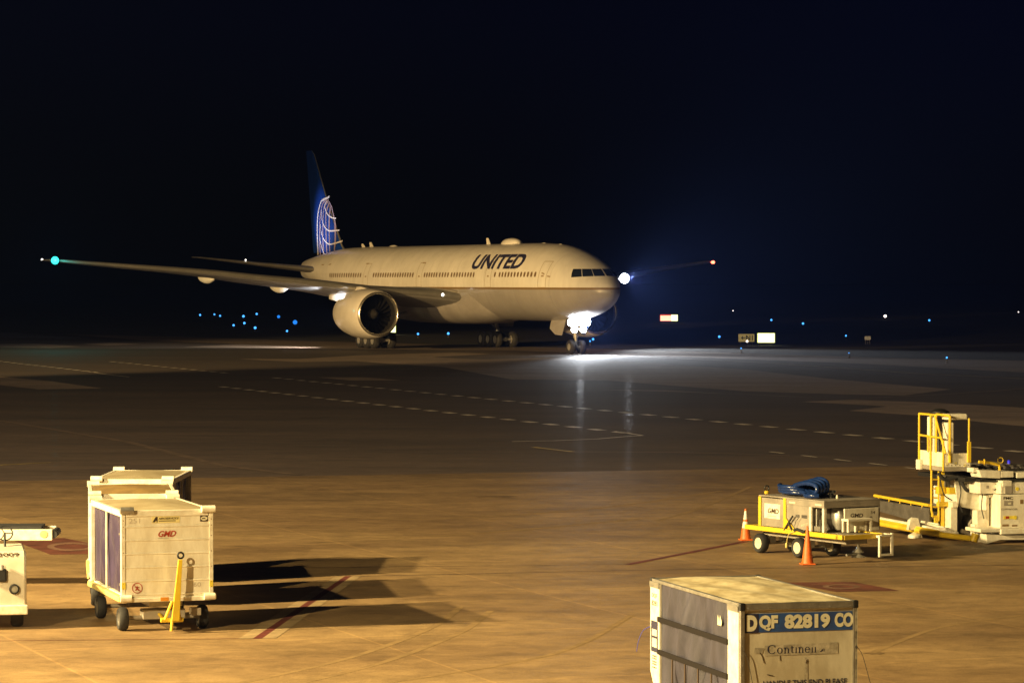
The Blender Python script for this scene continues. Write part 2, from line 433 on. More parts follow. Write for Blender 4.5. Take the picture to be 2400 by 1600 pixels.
# ------------------------------------------------------------------ text
def text_geo(body, shear=0, offset=0.0):
    cu = bpy.data.curves.new('t', 'FONT'); cu.body = body; cu.shear = shear; cu.offset = offset; cu.fill_mode = 'FRONT'
    cu.resolution_u = 4
    o = bpy.data.objects.new('t', cu); COL.objects.link(o)
    dg = bpy.context.evaluated_depsgraph_get(); dg.update()
    me = bpy.data.meshes.new_from_object(o.evaluated_get(dg))
    bpy.data.objects.remove(o); bpy.data.curves.remove(cu)
    return me
def letters(name, body, parent, mat, fn, shear=0, offset=0.0, cuts=0):
    """fn maps (0..1 across, 0..1 up) of the writing's box to a point of the parent"""
    me = text_geo(body, shear, offset)
    b = bmesh.new(); b.from_mesh(me); bpy.data.meshes.remove(me)
    xs = [v.co.x for v in b.verts]; ys = [v.co.y for v in b.verts]
    x0, x1, y0, y1 = min(xs), max(xs), min(ys), max(ys)
    for k in range(1, cuts):
        y = y0 + (y1 - y0) * k / cuts
        bmesh.ops.bisect_plane(b, geom=b.verts[:] + b.edges[:] + b.faces[:], plane_co=(0, y, 0), plane_no=(0, 1, 0))
    for v in b.verts: v.co = Vector(fn((v.co.x - x0) / (x1 - x0), (v.co.y - y0) / (y1 - y0)))
    mb = MB(); mb.b.free(); mb.b = b
    for f in b.faces: f.material_index = 0
    return mb.build(name, mat, parent, recalc=False)
def quad(p0, p1, p2, p3):                    # bottom left, bottom right, top right, top left
    p0, p1, p2, p3 = [Vector(p) for p in (p0, p1, p2, p3)]
    return lambda s, t: (p0 * (1 - s) + p1 * s) * (1 - t) + (p3 * (1 - s) + p2 * s) * t

# ------------------------------------------------------------------ setting: ground sheets and markings
GD = Vector((.355, -.935, 0)); GN = Vector((.935, .355, 0))       # the apron's own grid, 20.8 degrees off the view
def sheet(name, pts, z, mat):
    return struct(MB().poly([(p[0], p[1], z) for p in pts]).build(name, mat))
sheet('ground', [(-3000, -200), (3000, -200), (3000, 5000), (-3000, 5000)], -.02, M['grass'])
# far edge of the pavement runs obliquely behind the aeroplane
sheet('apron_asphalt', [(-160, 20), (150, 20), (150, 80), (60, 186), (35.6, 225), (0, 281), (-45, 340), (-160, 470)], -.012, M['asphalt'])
def line_pt(n, d): return GN * n + GD * d
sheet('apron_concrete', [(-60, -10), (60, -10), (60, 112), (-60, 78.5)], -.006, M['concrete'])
# pale worn strips and patches of the taxiway
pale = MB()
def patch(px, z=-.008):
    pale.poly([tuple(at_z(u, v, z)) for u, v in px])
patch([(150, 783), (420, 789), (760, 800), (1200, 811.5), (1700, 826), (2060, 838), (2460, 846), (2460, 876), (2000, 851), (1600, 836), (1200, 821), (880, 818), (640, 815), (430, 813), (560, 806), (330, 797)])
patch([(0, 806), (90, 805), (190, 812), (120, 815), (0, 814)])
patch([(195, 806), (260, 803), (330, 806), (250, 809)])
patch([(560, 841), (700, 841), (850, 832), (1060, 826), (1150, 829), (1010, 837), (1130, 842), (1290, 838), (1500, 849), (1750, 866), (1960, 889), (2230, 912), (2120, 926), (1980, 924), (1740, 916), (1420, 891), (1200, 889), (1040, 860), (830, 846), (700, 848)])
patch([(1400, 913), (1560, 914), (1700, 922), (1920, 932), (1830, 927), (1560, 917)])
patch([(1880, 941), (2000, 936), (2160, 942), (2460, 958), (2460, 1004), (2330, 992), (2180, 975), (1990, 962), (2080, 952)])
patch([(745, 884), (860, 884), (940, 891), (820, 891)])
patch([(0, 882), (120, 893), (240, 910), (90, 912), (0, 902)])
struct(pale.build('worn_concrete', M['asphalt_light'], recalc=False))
# road markings
def dashes(n, d0, d1, period=2.4, dash=1.15, w=.42):
    mb = MB(); d = d0
    while d < d1:
        a = line_pt(n, d); c = line_pt(n, d + dash * random.uniform(.9, 1.05))
        mb.strip([(a.x, a.y, 0), (c.x, c.y, 0)], w, -.003)
        d += period
    return mb
def d_of(u, v): return at_z(u, v).dot(GD)
def n_of(u, v): return at_z(u, v).dot(GN)
mb = dashes(53.8, d_of(257, 847), d_of(520, 874)); struct(mb.build('road_marking', M['line_white']))
mb = dashes(53.8, d_of(632, 885), d_of(2460, 1066)); struct(mb.build('road_marking', M['line_white']))
mb = dashes(46.6, d_of(-30, 846), d_of(215, 872)); struct(mb.build('road_marking', M['line_white']))
mb = dashes(46.6, d_of(490, 906), d_of(1480, 1018)); struct(mb.build('road_marking', M['line_white']))
mb = dashes(46.0, d_of(1700, 1060), d_of(2250, 1100), w=.13); struct(mb.build('road_marking', M['line_white']))
def pxline(name, pts, w, mat, z=-.003):
    return struct(MB().strip([at_z(u, v, z) for u, v in pts], w, z).build(name, mat))
pxline('road_marking', [(200, 869), (250, 877), (302, 883)], .14, M['line_white'])
pxline('road_marking', [(0, 902), (160, 890), (235, 886)], .10, M['asphalt_light'])
pxline('road_marking', [(1440, 1010), (1480, 1016), (1506, 1020), (1470, 1022), (1400, 1028), (1300, 1032), (1200, 1034)], .14, M['line_white'])
pxline('road_marking', [(1250, 1047), (1343, 1058)], .22, M['line_yellow'])
pxline('road_marking', [(1343, 1058), (1560, 1059), (1700, 1062), (1850, 1067)], .10, M['asphalt_light'])
pxline('taxi_line', [(1330, 829), (1500, 835), (1800, 850), (2150, 875), (2460, 890)], .3, M['line_white'])
pxline('taxi_line', [(2000, 934), (2200, 924), (2330, 916), (2460, 905)], .2, M['asphalt_light'])
pxline('taxi_line', [(0, 1089), (60, 1086), (120, 1083)], .12, M['line_yellow'])
pxline('taxi_line', [(0, 985), (180, 1015), (300, 1035), (400, 1060), (520, 1090), (700, 1112)], .35, M['asphalt_seam'])
# stand markings on the near concrete
z1 = .0
def pl4(name, px, mat, z=z1):
    return struct(MB().poly([tuple(at_z(u, v, z)) for u, v in px]).build(name, mat, recalc=False))
M['line_border'] = paint('line_border', (.42, .30, .16), .6, .4, 1.5)
pl4('stand_line', [(558, 1496), (592, 1495.5), (808, 1349.5), (786, 1350)], M['line_border'], -.002)
pl4('stand_line', [(592, 1495.5), (614, 1495), (824, 1349), (808, 1349.5)], M['line_red'], -.002)
pl4('stand_line', [(614, 1495), (648, 1494), (846, 1348.5), (824, 1349)], M['line_border'], -.002)
pxline('stand_line', [(-40, 1501), (200, 1498.5), (592, 1495)], .035, M['line_red'], -.002)
pxline('stand_line', [(820, 1350), (1500, 1335), (2000, 1328), (2460, 1322)], .045, M['mat_dark'], -.002)
pxline('stand_line', [(505, 1331), (940, 1327), (1480, 1321.5)], .035, M['mat_dark'], -.002)
pxline('stand_line', [(1470, 1322), (1620, 1293), (1748, 1267.5)], .16, M['line_red'], -.002)
pl4('stand_mark', [(22, 1263), (118, 1298.5), (240, 1297), (225, 1275), (150, 1260)], M['mat_red'], -.002)
pl4('stand_mark', [(1838, 1364), (2000, 1362.5), (2108, 1383), (1960, 1386)], M['mat_red'], -.002)
def ring_mark(u, v, ru, rv, w):
    mb = MB(); n = 40; L = []
    for i in range(n):
        a = 2 * math.pi * i / n
        L.append((mb.b.verts.new(at_z(u + ru * math.cos(a), v + rv * math.sin(a), .002)), mb.b.verts.new(at_z(u + (ru - w) * math.cos(a), v + (rv - w * rv / ru * 1.4) * math.sin(a), .002))))
    for i in range(n): mb.face([L[i][0], L[i][1], L[(i + 1) % n][1], L[(i + 1) % n][0]])
    return struct(mb.build('stand_mark', M['mat_ring'], recalc=False))
ring_mark(1972, 1373.5, 44, 6, 15)
ring_mark(168, 1280, 58, 10, 17)
# oil stains
for u, v, a, c in [(1160, 1163, 58, 2.4), (1310, 1136, 62, 2.0), (1090, 925, 60, 2.6), (735, 977, 40, 2), (2050, 1530, 26, 2.5)]:
    mb = MB(); n = 28; pts = []
    for i in range(n):
        t = 2 * math.pi * i / n; k = random.uniform(.55, 1.15)
        pts.append(tuple(at_z(u + a * k * math.cos(t), v + c * k * math.sin(t), -.0035)))
    mb.poly(pts); struct(mb.build('oil_stain', M['oil'] if v > 1100 else M['asphalt'], recalc=False))
# tyre marks
M['tyre'] = paint('tyre_mark', (.29, .186, .078), .7, .30, 2.2)
for pts, w in (([(560, 1600), (820, 1540), (1010, 1470), (1080, 1420)], .13), ([(660, 1610), (900, 1550), (1080, 1480), (1150, 1430)], .13), ([(900, 1600), (1300, 1530), (1480, 1440)], .11), ([(520, 1250), (760, 1262), (1100, 1250), (1500, 1215)], .16), ([(700, 1205), (1000, 1215), (1400, 1190), (1690, 1150)], .16), ([(2400, 1440), (2200, 1470), (2040, 1530)], .12), ([(1540, 1220), (1640, 1190), (1760, 1140)], .15)):
    q = smooth_path([tuple(at_z(u, v, -.004)) for u, v in pts], 10)
    struct(MB().strip(q, w, -.004).build('tyre_mark', M['tyre'], recalc=False))

# ------------------------------------------------------------------ the aeroplane
SCL = 1.039
plane = thing('airliner', (-6.395, 274.131, -.012), -64.905, 'white twin-engine airliner with blue globe-patterned fin and its nose lights on', 'airliner', None, SCL)
def P(s, st, z): return Vector((31.77 - s, -st, z))
ST = [(0, 4.75, 4.62, .05), (.15, 5.12, 4.28, .42), (.5, 5.48, 3.95, .85), (1.2, 6.05, 3.58, 1.33), (2.35, 6.76, 3.12, 1.86), (4, 7.36, 2.75, 2.33),
      (5.92, 7.86, 2.52, 2.70), (8, 8.22, 2.43, 2.95), (10.5, 8.36, 2.42, 3.07), (13, 8.40, 2.42, 3.10), (26, 8.40, 2.43, 3.10), (40, 8.41, 2.46, 3.10),
      (44, 8.43, 2.75, 3.06), (47, 8.42, 3.2, 2.95), (51.3, 8.33, 4.05, 2.55), (55.2, 8.0, 4.85, 1.95), (58.5, 7.66, 5.35, 1.28), (60.5, 7.44, 5.62, .75), (61.7, 7.24, 5.78, .42), (62.0, 7.1, 5.9, .1)]
def fs(s):
    for i in range(len(ST) - 1):
        if ST[i][0] <= s <= ST[i + 1][0]: break
    p1, p2 = ST[i], ST[i + 1]; p0 = ST[max(i - 1, 0)]; p3 = ST[min(i + 2, len(ST) - 1)]
    h = p2[0] - p1[0]; t = (s - p1[0]) / h; r = []
    for k in (1, 2, 3):
        m1 = (p2[k] - p0[k]) / max(p2[0] - p0[0], 1e-6) * h; m2 = (p3[k] - p1[k]) / max(p3[0] - p1[0], 1e-6) * h
        if i == 0: m1 = (p2[k] - p1[k]) * 1.6
        r.append((2 * t**3 - 3 * t**2 + 1) * p1[k] + (t**3 - 2 * t**2 + t) * m1 + (-2 * t**3 + 3 * t**2) * p2[k] + (t**3 - t**2) * m2)
    return r
def fus_st(s, z, eps=0.0):                   # starboard half width of the fuselage at height z
    top, bot, hw = fs(s); c = (top + bot) / 2; h = (top - bot) / 2
    return hw * math.sqrt(max(0, 1 - ((z - c) / h) ** 2)) + eps
mb = MB(); rings = []; NS = 48
ss = [0, .05, .15, .3, .5, .8, 1.2, 1.8, 2.4, 3.2, 4, 5, 6, 7, 8, 9.2, 10.5, 12, 14] + list(range(17, 41, 3)) + [42, 44, 45.5, 47, 49, 51, 53, 55, 57, 58.5, 59.5, 60.5, 61.2, 61.7, 62]
for s in ss:
    top, bot, hw = fs(s); c = (top + bot) / 2; h = (top - bot) / 2
    rings.append([mb.b.verts.new(P(s, hw * math.cos(2 * math.pi * k / NS), c + h * math.sin(2 * math.pi * k / NS))) for k in range(NS)])
for i in range(len(rings) - 1): mb.skin(rings[i], rings[i + 1])
mb.face(rings[0]); mb.face(list(reversed(rings[-1])))
fus = mb.build('fuselage', M['fus'], plane, 40)
# belly fairing
mb = MB(); rings = []
for s, hw, bot in [(16.5, 2.2, 2.6), (18, 2.75, 2.35), (20, 3.1, 2.15), (23, 3.28, 2.05), (28, 3.34, 2.02), (33, 3.3, 2.05), (36, 3.1, 2.2), (38.5, 2.7, 2.4), (41, 2.0, 2.75)]:
    top = 4.6
    rr = []
    for k in range(24):
        a = math.pi * k / 23
        ca, sa = math.cos(a), math.sin(a)
        rr.append(mb.b.verts.new(P(s, hw * math.copysign(abs(ca) ** .75, ca), top - (top - bot) * sa ** .7)))
    rings.append(rr)
for i in range(len(rings) - 1):
    for k in range(23): mb.face([rings[i][k], rings[i][k + 1], rings[i + 1][k + 1], rings[i + 1][k]])
mb.build('belly_fairing', M['fair'], plane, 50)
# cockpit windows: a band wrapped round the nose, three panes each side
def nose_s(st, z):
    lo, hi = .05, 6.0
    for _ in range(30):
        m = (lo + hi) / 2
        if fus_st(m, z) < st: lo = m
        else: hi = m
    return hi
for side in (1, -1):
    for a0, a1, zl0, zl1 in ((1.0, .78, 5.74, 5.80), (.76, .45, 5.80, 5.83), (.43, .02, 5.83, 5.85)):
        def fn(a, b):
            k = a0 + (a1 - a0) * a; zb = zl0 + (zl1 - zl0) * a; z = zb + (6.37 - zb) * b
            st = k * fus_st(3.15 - .25 * (1 - b), z)
            return P(nose_s(st, z) - .025, side * (st + .018), z + .01)
        MB().grid(fn, 7, 5).build('cockpit_window', M['glass_dark'], plane, 60)
# cabin windows, one by one
for s0, s1 in [(7.2, 13.0), (13.84, 13.84), (17.8, 22.05), (22.75, 24.35), (25.0, 27.4), (29.8, 38.1), (40.95, 48.4)]:
    n = max(1, round((s1 - s0) / .533) + 1)
    for k in range(n):
        s = s0 + (s1 - s0) * (k / (n - 1) if n > 1 else 0)
        mb = MB(); pts = []
        for j in range(10):
            a = 2 * math.pi * j / 10
            x = s + .14 * math.copysign(abs(math.cos(a)) ** .7, math.cos(a)); z = 5.98 + .20 * math.copysign(abs(math.sin(a)) ** .7, math.sin(a))
            pts.append(P(x, fus_st(x, z, .012), z))
        mb.poly(pts); mb.build('cabin_window', M['winpane'], plane, recalc=False)
# door outlines
for s, w in [(6.2, 1.0), (15.1, 1.05), (28.5, 1.0), (39.8, 1.0)]:
    mb = MB(); q = []
    z0, z1_ = 5.0, 6.95
    path = [(s - w / 2, z0), (s - w / 2, z1_), (s + w / 2, z1_), (s + w / 2, z0)]
    for i in range(4):
        a, b = path[i], path[(i + 1) % 4]
        dx, dz = b[0] - a[0], b[1] - a[1]; L = math.hypot(dx, dz); ox, oz = -dz / L * .02, dx / L * .02
        def fn(t, e):
            x = a[0] + dx * t + ox * (2 * e - 1); z = a[1] + dz * t + oz * (2 * e - 1)
            return P(x, fus_st(x, z, .01), z)
        mb.grid(fn, 10, 1)
    def fn(t, e):
        x = s - .16 + .32 * t; z = 5.80 + .12 * e
        return P(x, fus_st(x, z, .012), z)
    mb.grid(fn, 2, 1)
    mb.build('cabin_door', M['winshut'], plane, recalc=False)
# UNITED
def uni(s, t):
    x = 18.7 + (9.6 - 18.7) * s; z = 6.40 + (7.54 - 6.40) * t
    return P(x, fus_st(x, z, .015), z)
letters('airline_title', 'UNITED', plane, M['navy'], uni, .05, .036, 10)
def small_mark(pts, name, mat, w):
    mb = MB()
    for (s0, z0), (s1, z1_) in pts:
        def fn(a, b):
            x = s0 + (s1 - s0) * a; z = z0 + (z1_ - z0) * a + w * (b - .5)
            return P(x, fus_st(x, z, .012), z)
        mb.grid(fn, 4, 1)
    return mb.build(name, mat, plane, recalc=False)
for q in (((12.3, 6.95), (11.0, 6.97)), ((2.9, 6.0), (2.5, 6.25)), ((2.9, 5.9), (2.2, 5.9)), ((6.4, 6.1), (6.0, 6.0)), ((5.6, 5.85), (5.2, 5.8)), ((40.6, 6.95), (40, 6.95)), ((28.6, 6.95), (28, 6.95)), ((49.4, 6.9), (48.8, 6.95)), ((51.5, 6.9), (50.8, 6.9))):
    small_mark([q], 'small_lettering', M['winshut'], .1)
# antennas and radome on the crown
def crown(s): return fs(s)[0]
for s, h, c in [(21.6, .55, .35), (45.8, .45, .4), (47.6, .35, .4)]:
    mb = MB(); z = crown(s) - .05
    mb.prism([P(s - c, -.03, z), P(s + c, -.03, z), P(s + c * 1.2, -.03, z + h), P(s + c * .4, -.03, z + h)], (0, -.06, 0))
    mb.build('blade_antenna', M['fus'], plane)
def dome(name, s, L, w, h, mat):
    mb = MB(); z = crown(s) - .08
    rs = []
    for i in range(9):
        t = -1 + 2 * i / 8; k = math.sqrt(max(0.0, 1 - t * t)) + .01
        rs.append([mb.b.verts.new(P(s + L * t, w * k * math.cos(math.pi * j / 8), z + h * k * math.sin(math.pi * j / 8))) for j in range(9)])
    for i in range(8):
        for j in range(8): mb.face([rs[i][j], rs[i][j + 1], rs[i + 1][j + 1], rs[i + 1][j]])
    return mb.build(name, mat, plane, 60)
dome('radome', 17.3, 1.6, .6, .52, M['fus']); dome('radome', 41.0, .8, .3, .2, M['fus']); dome('radome', 11.5, .4, .15, .12, M['fus']); dome('radome', 8.6, .3, .12, .12, M['fus'])
# wings
LEZ = [(0, 4.05), (3.1, 4.2), (4.1, 4.38), (8.3, 4.70), (12, 5.25), (16, 5.70), (18.9, 6.08), (21.75, 6.37), (26.5, 6.80), (29.8, 7.12), (30.6, 7.2)]
def interp(T, x):
    for i in range(len(T) - 1):
        if T[i][0] <= x <= T[i + 1][0]:
            return T[i][1] + (T[i + 1][1] - T[i][1]) * (x - T[i][0]) / (T[i + 1][0] - T[i][0])
    return T[-1][1]
def wing_le(st): return 20.5 + (st - 3.1) * .7122 + (max(0, 5.0 - st) * -.25) + max(0, st - 30.0) * 1.2
def wing_te(st): return 34.5 + max(0, st - 3.1) * .074 if st < 9.9 else 35.0 + (st - 9.9) * .371
AF = [(1, 0), (.85, .025), (.65, .055), (.45, .075), (.28, .078), (.15, .064), (.07, .047), (.02, .026), (0, 0), (.02, -.02), (.07, -.032), (.15, -.04), (.3, -.047), (.5, -.042), (.7, -.025), (.85, -.01)]
def make_wing(side):
    mb = MB(); rings = []
    sts = [1.5, 3.1, 4.5, 6, 8.3, 9.9, 12, 14, 16, 19, 22, 25, 28, 29.5, 30.2, 30.55]
    for st in sts:
        le, te = wing_le(st), wing_te(st); c = te - le; z = interp(LEZ, st)
        tk = .80 if st < 6 else .72; drop = interp([(0, 1.0), (9.9, .45), (20, .18), (31, .05)], st)
        if st > 30.4: tk *= .4
        rings.append([mb.b.verts.new(P(le + c * x, side * st, z + c * y * tk - drop * x)) for x, y in AF])
    n = len(AF)
    for i in range(len(rings) - 1):
        for k in range(n):
            f = mb.face([rings[i][k], rings[i][(k + 1) % n], rings[i + 1][(k + 1) % n], rings[i + 1][k]], 1 if k in (6, 7, 8) else 0)
    mb.face(rings[-1]); mb.face(list(reversed(rings[0])))
    w = mb.build('wing', [M['wing'], M['slat']], plane, 50)
    for st, s, z, L, h in [(18, 37.6, 5.86, 2.1, .62), (12.5, 35.4, 5.2, 2.3, .72), (7.9, 33.4, 4.45, 2.5, .75)]:
        m2 = MB(); rs = []
        for i in range(11):
            t = -1 + 2 * i / 10; k = (1 - abs(t) ** 2.2) ** .6 + .02
            rs.append([m2.b.verts.new(P(s + L * t, side * st + .34 * k * math.cos(2 * math.pi * j / 12), z + .05 + h * k * (math.sin(2 * math.pi * j / 12) * (1 if math.sin(2 * math.pi * j / 12) < 0 else .25)))) for j in range(12)])
        for i in range(10): m2.skin(rs[i], rs[i + 1])
        m2.face(rs[0]); m2.face(rs[-1])
        m2.build('flap_fairing', M['fairing'], w, 50)
    return w
wing_s = make_wing(1); wing_p = make_wing(-1)
# tail fin (starboard side carries the globe lines)
FIN = [(8.0, 51.6, 59.4, .36), (8.6, 52.5, 59.6, .33), (13.0, 56.3, 60.4, .22), (16.85, 59.2, 61.2, .13), (17.25, 59.9, 61.25, .05)]
def fin_half(s, z):
    for i in range(len(FIN) - 1):
        if FIN[i][0] <= z <= FIN[i + 1][0]: break
    t = (z - FIN[i][0]) / (FIN[i + 1][0] - FIN[i][0])
    le, te, th = [FIN[i][k] + (FIN[i + 1][k] - FIN[i][k]) * t for k in (1, 2, 3)]
    x = min(1, max(0, (s - le) / (te - le)))
    return th * min(1, math.sqrt(x / .18) if x < .18 else (1 - x) / .82 * .95 + .05)
mb = MB(); rings = []
XS = [0, .02, .06, .12, .2, .35, .5, .7, .85, 1]
for z, le, te, th in FIN:
    r1 = [P(le + (te - le) * x, fin_half(le + (te - le) * x, min(z, 17.24)), z) for x in XS]
    r2 = [P(le + (te - le) * x, -fin_half(le + (te - le) * x, min(z, 17.24)), z) for x in XS[1:-1]]
    rings.append([mb.b.verts.new(p) for p in r1 + list(reversed(r2))])
nn = len(rings[0])
for i in range(len(rings) - 1):
    for k in range(nn): mb.face([rings[i][k], rings[i][(k + 1) % nn], rings[i + 1][(k + 1) % nn], rings[i + 1][k]], 1 if k in (0, nn - 1) else 0)
mb.face(rings[-1]); mb.face(list(reversed(rings[0])))
fin = mb.build('tail_fin', [M['fin_blue'], M['slat']], plane, 45)
A_, B_ = math.sin(.438), math.cos(.438)
def pl(u, v, st=0.0):                        # photo pixel -> station and height on the fin
    r = ray(u, v); X0, D0 = -6.395, 274.131
    a1, b1, c1 = r.x, -SCL * A_, X0 - SCL * st * B_
    a2, b2, c2 = r.y, SCL * B_, D0 - SCL * st * A_
    det = a1 * b2 - b1 * a2
    k = (c1 * b2 - b1 * c2) / det; q = (a1 * c2 - a2 * c1) / det
    return 31.77 - q, (CAM_H + r.z * k) / SCL
def fin_line(pts, w0, w1, mat, lift):
    q = [pl(680 + x * .1786, 320 + y * .1786, .2) for x, y in smooth_path(pts)]
    q = [(s, z) for s, z in q if z < 17]
    mb = MB(); L = []
    for i, (s, z) in enumerate(q):
        a, b = q[max(i - 1, 0)], q[min(i + 1, len(q) - 1)]
        dx, dz = b[0] - a[0], b[1] - a[1]; l_ = math.hypot(dx, dz) or 1; w = w0 + (w1 - w0) * i / len(q)
        L.append([mb.b.verts.new(P(s + e * -dz / l_ * w / 2, fin_half(s + e * -dz / l_ * w / 2, max(8.0, z)) + lift, z + e * dx / l_ * w / 2)) for e in (1, -1)])
    for i in range(len(L) - 1): mb.face([L[i][0], L[i][1], L[i + 1][1], L[i + 1][0]])
    mb.build('globe_line', mat, fin, recalc=False)
for m_ in ([(470, 810), (420, 920), (395, 1050), (385, 1200), (385, 1400), (390, 1550)], [(480, 830), (450, 950), (435, 1100), (430, 1300), (440, 1550)], [(490, 850), (480, 1000), (480, 1150), (480, 1350), (490, 1550)], [(500, 870), (515, 1050), (525, 1200), (530, 1400), (535, 1550)], [(515, 900), (550, 1050), (580, 1200), (600, 1350), (605, 1540)]):
    fin_line(m_, .14, .28, M['globe_lilac'], .03)
fin_line([(495, 785), (430, 835), (392, 905), (367, 1000), (354, 1100), (348, 1250), (352, 1400), (356, 1550)], .16, .28, M['globe_white'], .045)
for m_ in ([(470, 840), (460, 900), (475, 970), (505, 1030), (545, 1068), (580, 1070)], [(418, 960), (418, 1060), (440, 1140), (480, 1205), (540, 1238), (625, 1225)], [(398, 1150), (410, 1260), (450, 1350), (500, 1400), (550, 1412), (610, 1397), (665, 1365)], [(383, 1300), (400, 1400), (425, 1480), (450, 1540)]):
    fin_line(m_, .08, .13, M['globe_white'], .045)
# horizontal stabilisers
for side in (1, -1):
    mb = MB(); rings = []
    for st, le, te, z in [(.4, 52.3, 59.8, 6.25), (1.6, 53.4, 60.0, 6.42), (6, 57.1, 60.9, 6.98), (10.4, 60.4, 62.0, 7.56), (10.75, 61.2, 62.1, 7.6)]:
        c = te - le
        rings.append([mb.b.verts.new(P(le + c * x, side * st, z + c * y * .7)) for x, y in AF])
    n = len(AF)
    for i in range(len(rings) - 1):
        for k in range(n): mb.face([rings[i][k], rings[i][(k + 1) % n], rings[i + 1][(k + 1) % n], rings[i + 1][k]], 1 if k in (6, 7, 8, 9) else 0)
    mb.face(rings[-1]); mb.face(list(reversed(rings[0])))
    mb.build('stabilizer', [M['wing'], M['slat']], plane, 50)
# engines
def make_engine(side):
    st, zc, s0 = 9.61 * side, 2.90, 21.3
    c = P(s0, st, zc); ax = (-1, 0, 0)
    mb = MB()
    mb.lathe([(1.62, .02), (1.74, .12), (1.86, .45), (1.95, 1.0), (2.0, 1.8), (1.98, 2.8), (1.88, 4.0), (1.68, 5.2), (1.5, 5.9), (1.45, 5.88), (1.4, 5.0)], c, ax, 48, cap=False)
    e = mb.build('engine', M['nacelle'], plane, 40)
    MB().lathe([(1.60, 1.6), (1.56, .9), (1.53, .35), (1.535, .14), (1.57, .03), (1.62, 0), (1.68, .035), (1.74, .115)], c, ax, 48, mis=[1, 1, 0, 0, 0, 0, 0], cap=False).build('inlet_lip', [M['lip'], M['duct']], e, 60)
    mb = MB()
    fc = Vector(c) + Vector((-1.15, 0, 0))
    for k in range(22):
        a0 = 2 * math.pi * k / 22
        def fn(u, v):
            r_ = .42 + 1.13 * u; tw = a0 + .18 * u + (.20 * v); x = -.30 * (v - .5) - .12 * u
            return fc + Vector((x - .05, r_ * math.cos(tw), r_ * math.sin(tw)))
        mb.grid(fn, 5, 2)
    mb.lathe([(1.57, -.35), (1.57, -.37)], fc, (1, 0, 0), 40, 0)
    mb.build('fan', M['fan'], e, 40, recalc=False)
    MB().lathe([(.44, 0), (.38, .2), (.24, .48), (.10, .68), (.01, .74)], fc, (1, 0, 0), 24).build('spinner', M['spinner'], e, 50)
    MB().lathe([(1.15, 5.0), (1.05, 6.2), (.8, 7.4), (.7, 7.5), (.45, 7.7), (.1, 8.6)], c, ax, 32).build('exhaust_nozzle', M['greydark'], e, 40)
    mb = MB()
    pr = [(22.9, 4.86), (24.6, 5.06), (27.5, 4.9), (31.2, 4.35), (31.2, 4.0), (27.2, 3.6), (24, 4.2)]
    mb.prism([P(s, st - .24, z) for s, z in pr], (0, -.48 * 1, 0))
    mb.build('pylon', M['nacelle'], e, bevel=.06)
    return e
make_engine(1); make_engine(-1)
# landing gear
def wheel_mb(r, w, hub=.5):
    mb = MB()
    mb.lathe([(r * hub * .25, -w * .36), (r * hub, -w * .34), (r * hub, -w * .44), (r * .85, -w * .5), (r * .97, -w * .36), (r, -w * .15), (r, w * .15), (r * .97, w * .36), (r * .85, w * .5), (r * hub, w * .44), (r * hub, w * .34), (r * hub * .25, w * .36)], (0, 0, 0), (0, 1, 0), 28,
             mis=[1, 1, 0, 0, 0, 0, 0, 0, 0, 1, 1])
    return mb
w0 = wheel_mb(.66, .5).build('wheel', [M['rubber'], M['gear']], None, 40)
def place_wheel(src, parent, loc, first):
    o = src if first else src.copy()
    if not first: COL.objects.link(o)
    o.parent = parent; o.location = loc; return o
first = True
for side in (1, -1):
    mb = MB(); st = 5.49 * side
    mb.tube([P(31.77, st, .62), P(31.77, st * .98, 2.2)], .2); mb.tube([P(31.77, st * .98, 2.0), P(31.9, st * .97, 4.2)], .3)
    mb.tube([P(30.2, st, .66), P(33.3, st, .66)], .17)
    mb.tube([P(31.77, st, 1.4), P(33.9, st * .85, 3.2)], .1); mb.tube([P(31.77, st, 2.0), P(31.4, st * .5, 3.0)], .12)
    for k in (-1, 0, 1): mb.tube([P(31.77 + 1.45 * k, st - .75, .66), P(31.77 + 1.45 * k, st + .75, .66)], .11)
    g = mb.build('main_gear', M['gear'], plane, 40)
    MB().prism([P(30.4, st * 1.13, 1.7), P(33.0, st * 1.13, 1.7), P(33.2, st * 1.2, 4.2), P(30.2, st * 1.2, 4.2)], (0, -.06 * side, 0)).build('gear_door', M['fair'], g)
    for k in (-1, 0, 1):
        for e in (-.72, .72):
            place_wheel(w0, g, P(31.77 + 1.45 * k, st + e, .66), first); first = False
mb = MB()
mb.tube([P(5.89, 0, .54), P(5.95, 0, 1.3)], .12); mb.tube([P(5.95, 0, 1.2), P(6.2, 0, 3.2)], .19)
mb.tube([P(5.89, -.55, .54), P(5.89, .55, .54)], .09); mb.tube([P(5.95, 0, 1.4), P(8.0, 0, 2.8)], .08)
mb.tube([P(5.6, -.9, 2.38), P(5.6, .9, 2.38)], .07); mb.tube([P(5.6, -.5, 1.88), P(5.6, .5, 1.88)], .06)
ng = mb.build('nose_gear', M['gear'], plane, 40)
wn_ = wheel_mb(.54, .42).build('wheel', [M['rubber'], M['gear']], None, 40)
place_wheel(wn_, ng, P(5.89, -.42, .54), True); place_wheel(wn_, ng, P(5.89, .42, .54), False)
for e in (-1, 1):
    MB().prism([P(6.3, .62 * e, 2.6), P(8.8, .62 * e, 2.5), P(8.5, .9 * e, 1.9), P(7.4, .98 * e, 1.45), P(6.3, .98 * e, 1.4)], (0, -.05 * e, 0)).build('gear_door', M['fus'], ng)
def disc_lamp(parent, p, r, d, mat, name='landing_light'):
    d = Vector(d).normalized()
    return MB().lathe([(r * .5, -.16), (r, -.04), (r, 0), (r * .8, .05), (r * .3, .08)], p, d, 20, mis=[1, 1, 0, 0]).build(name, [mat, M['gear']], parent, 50)
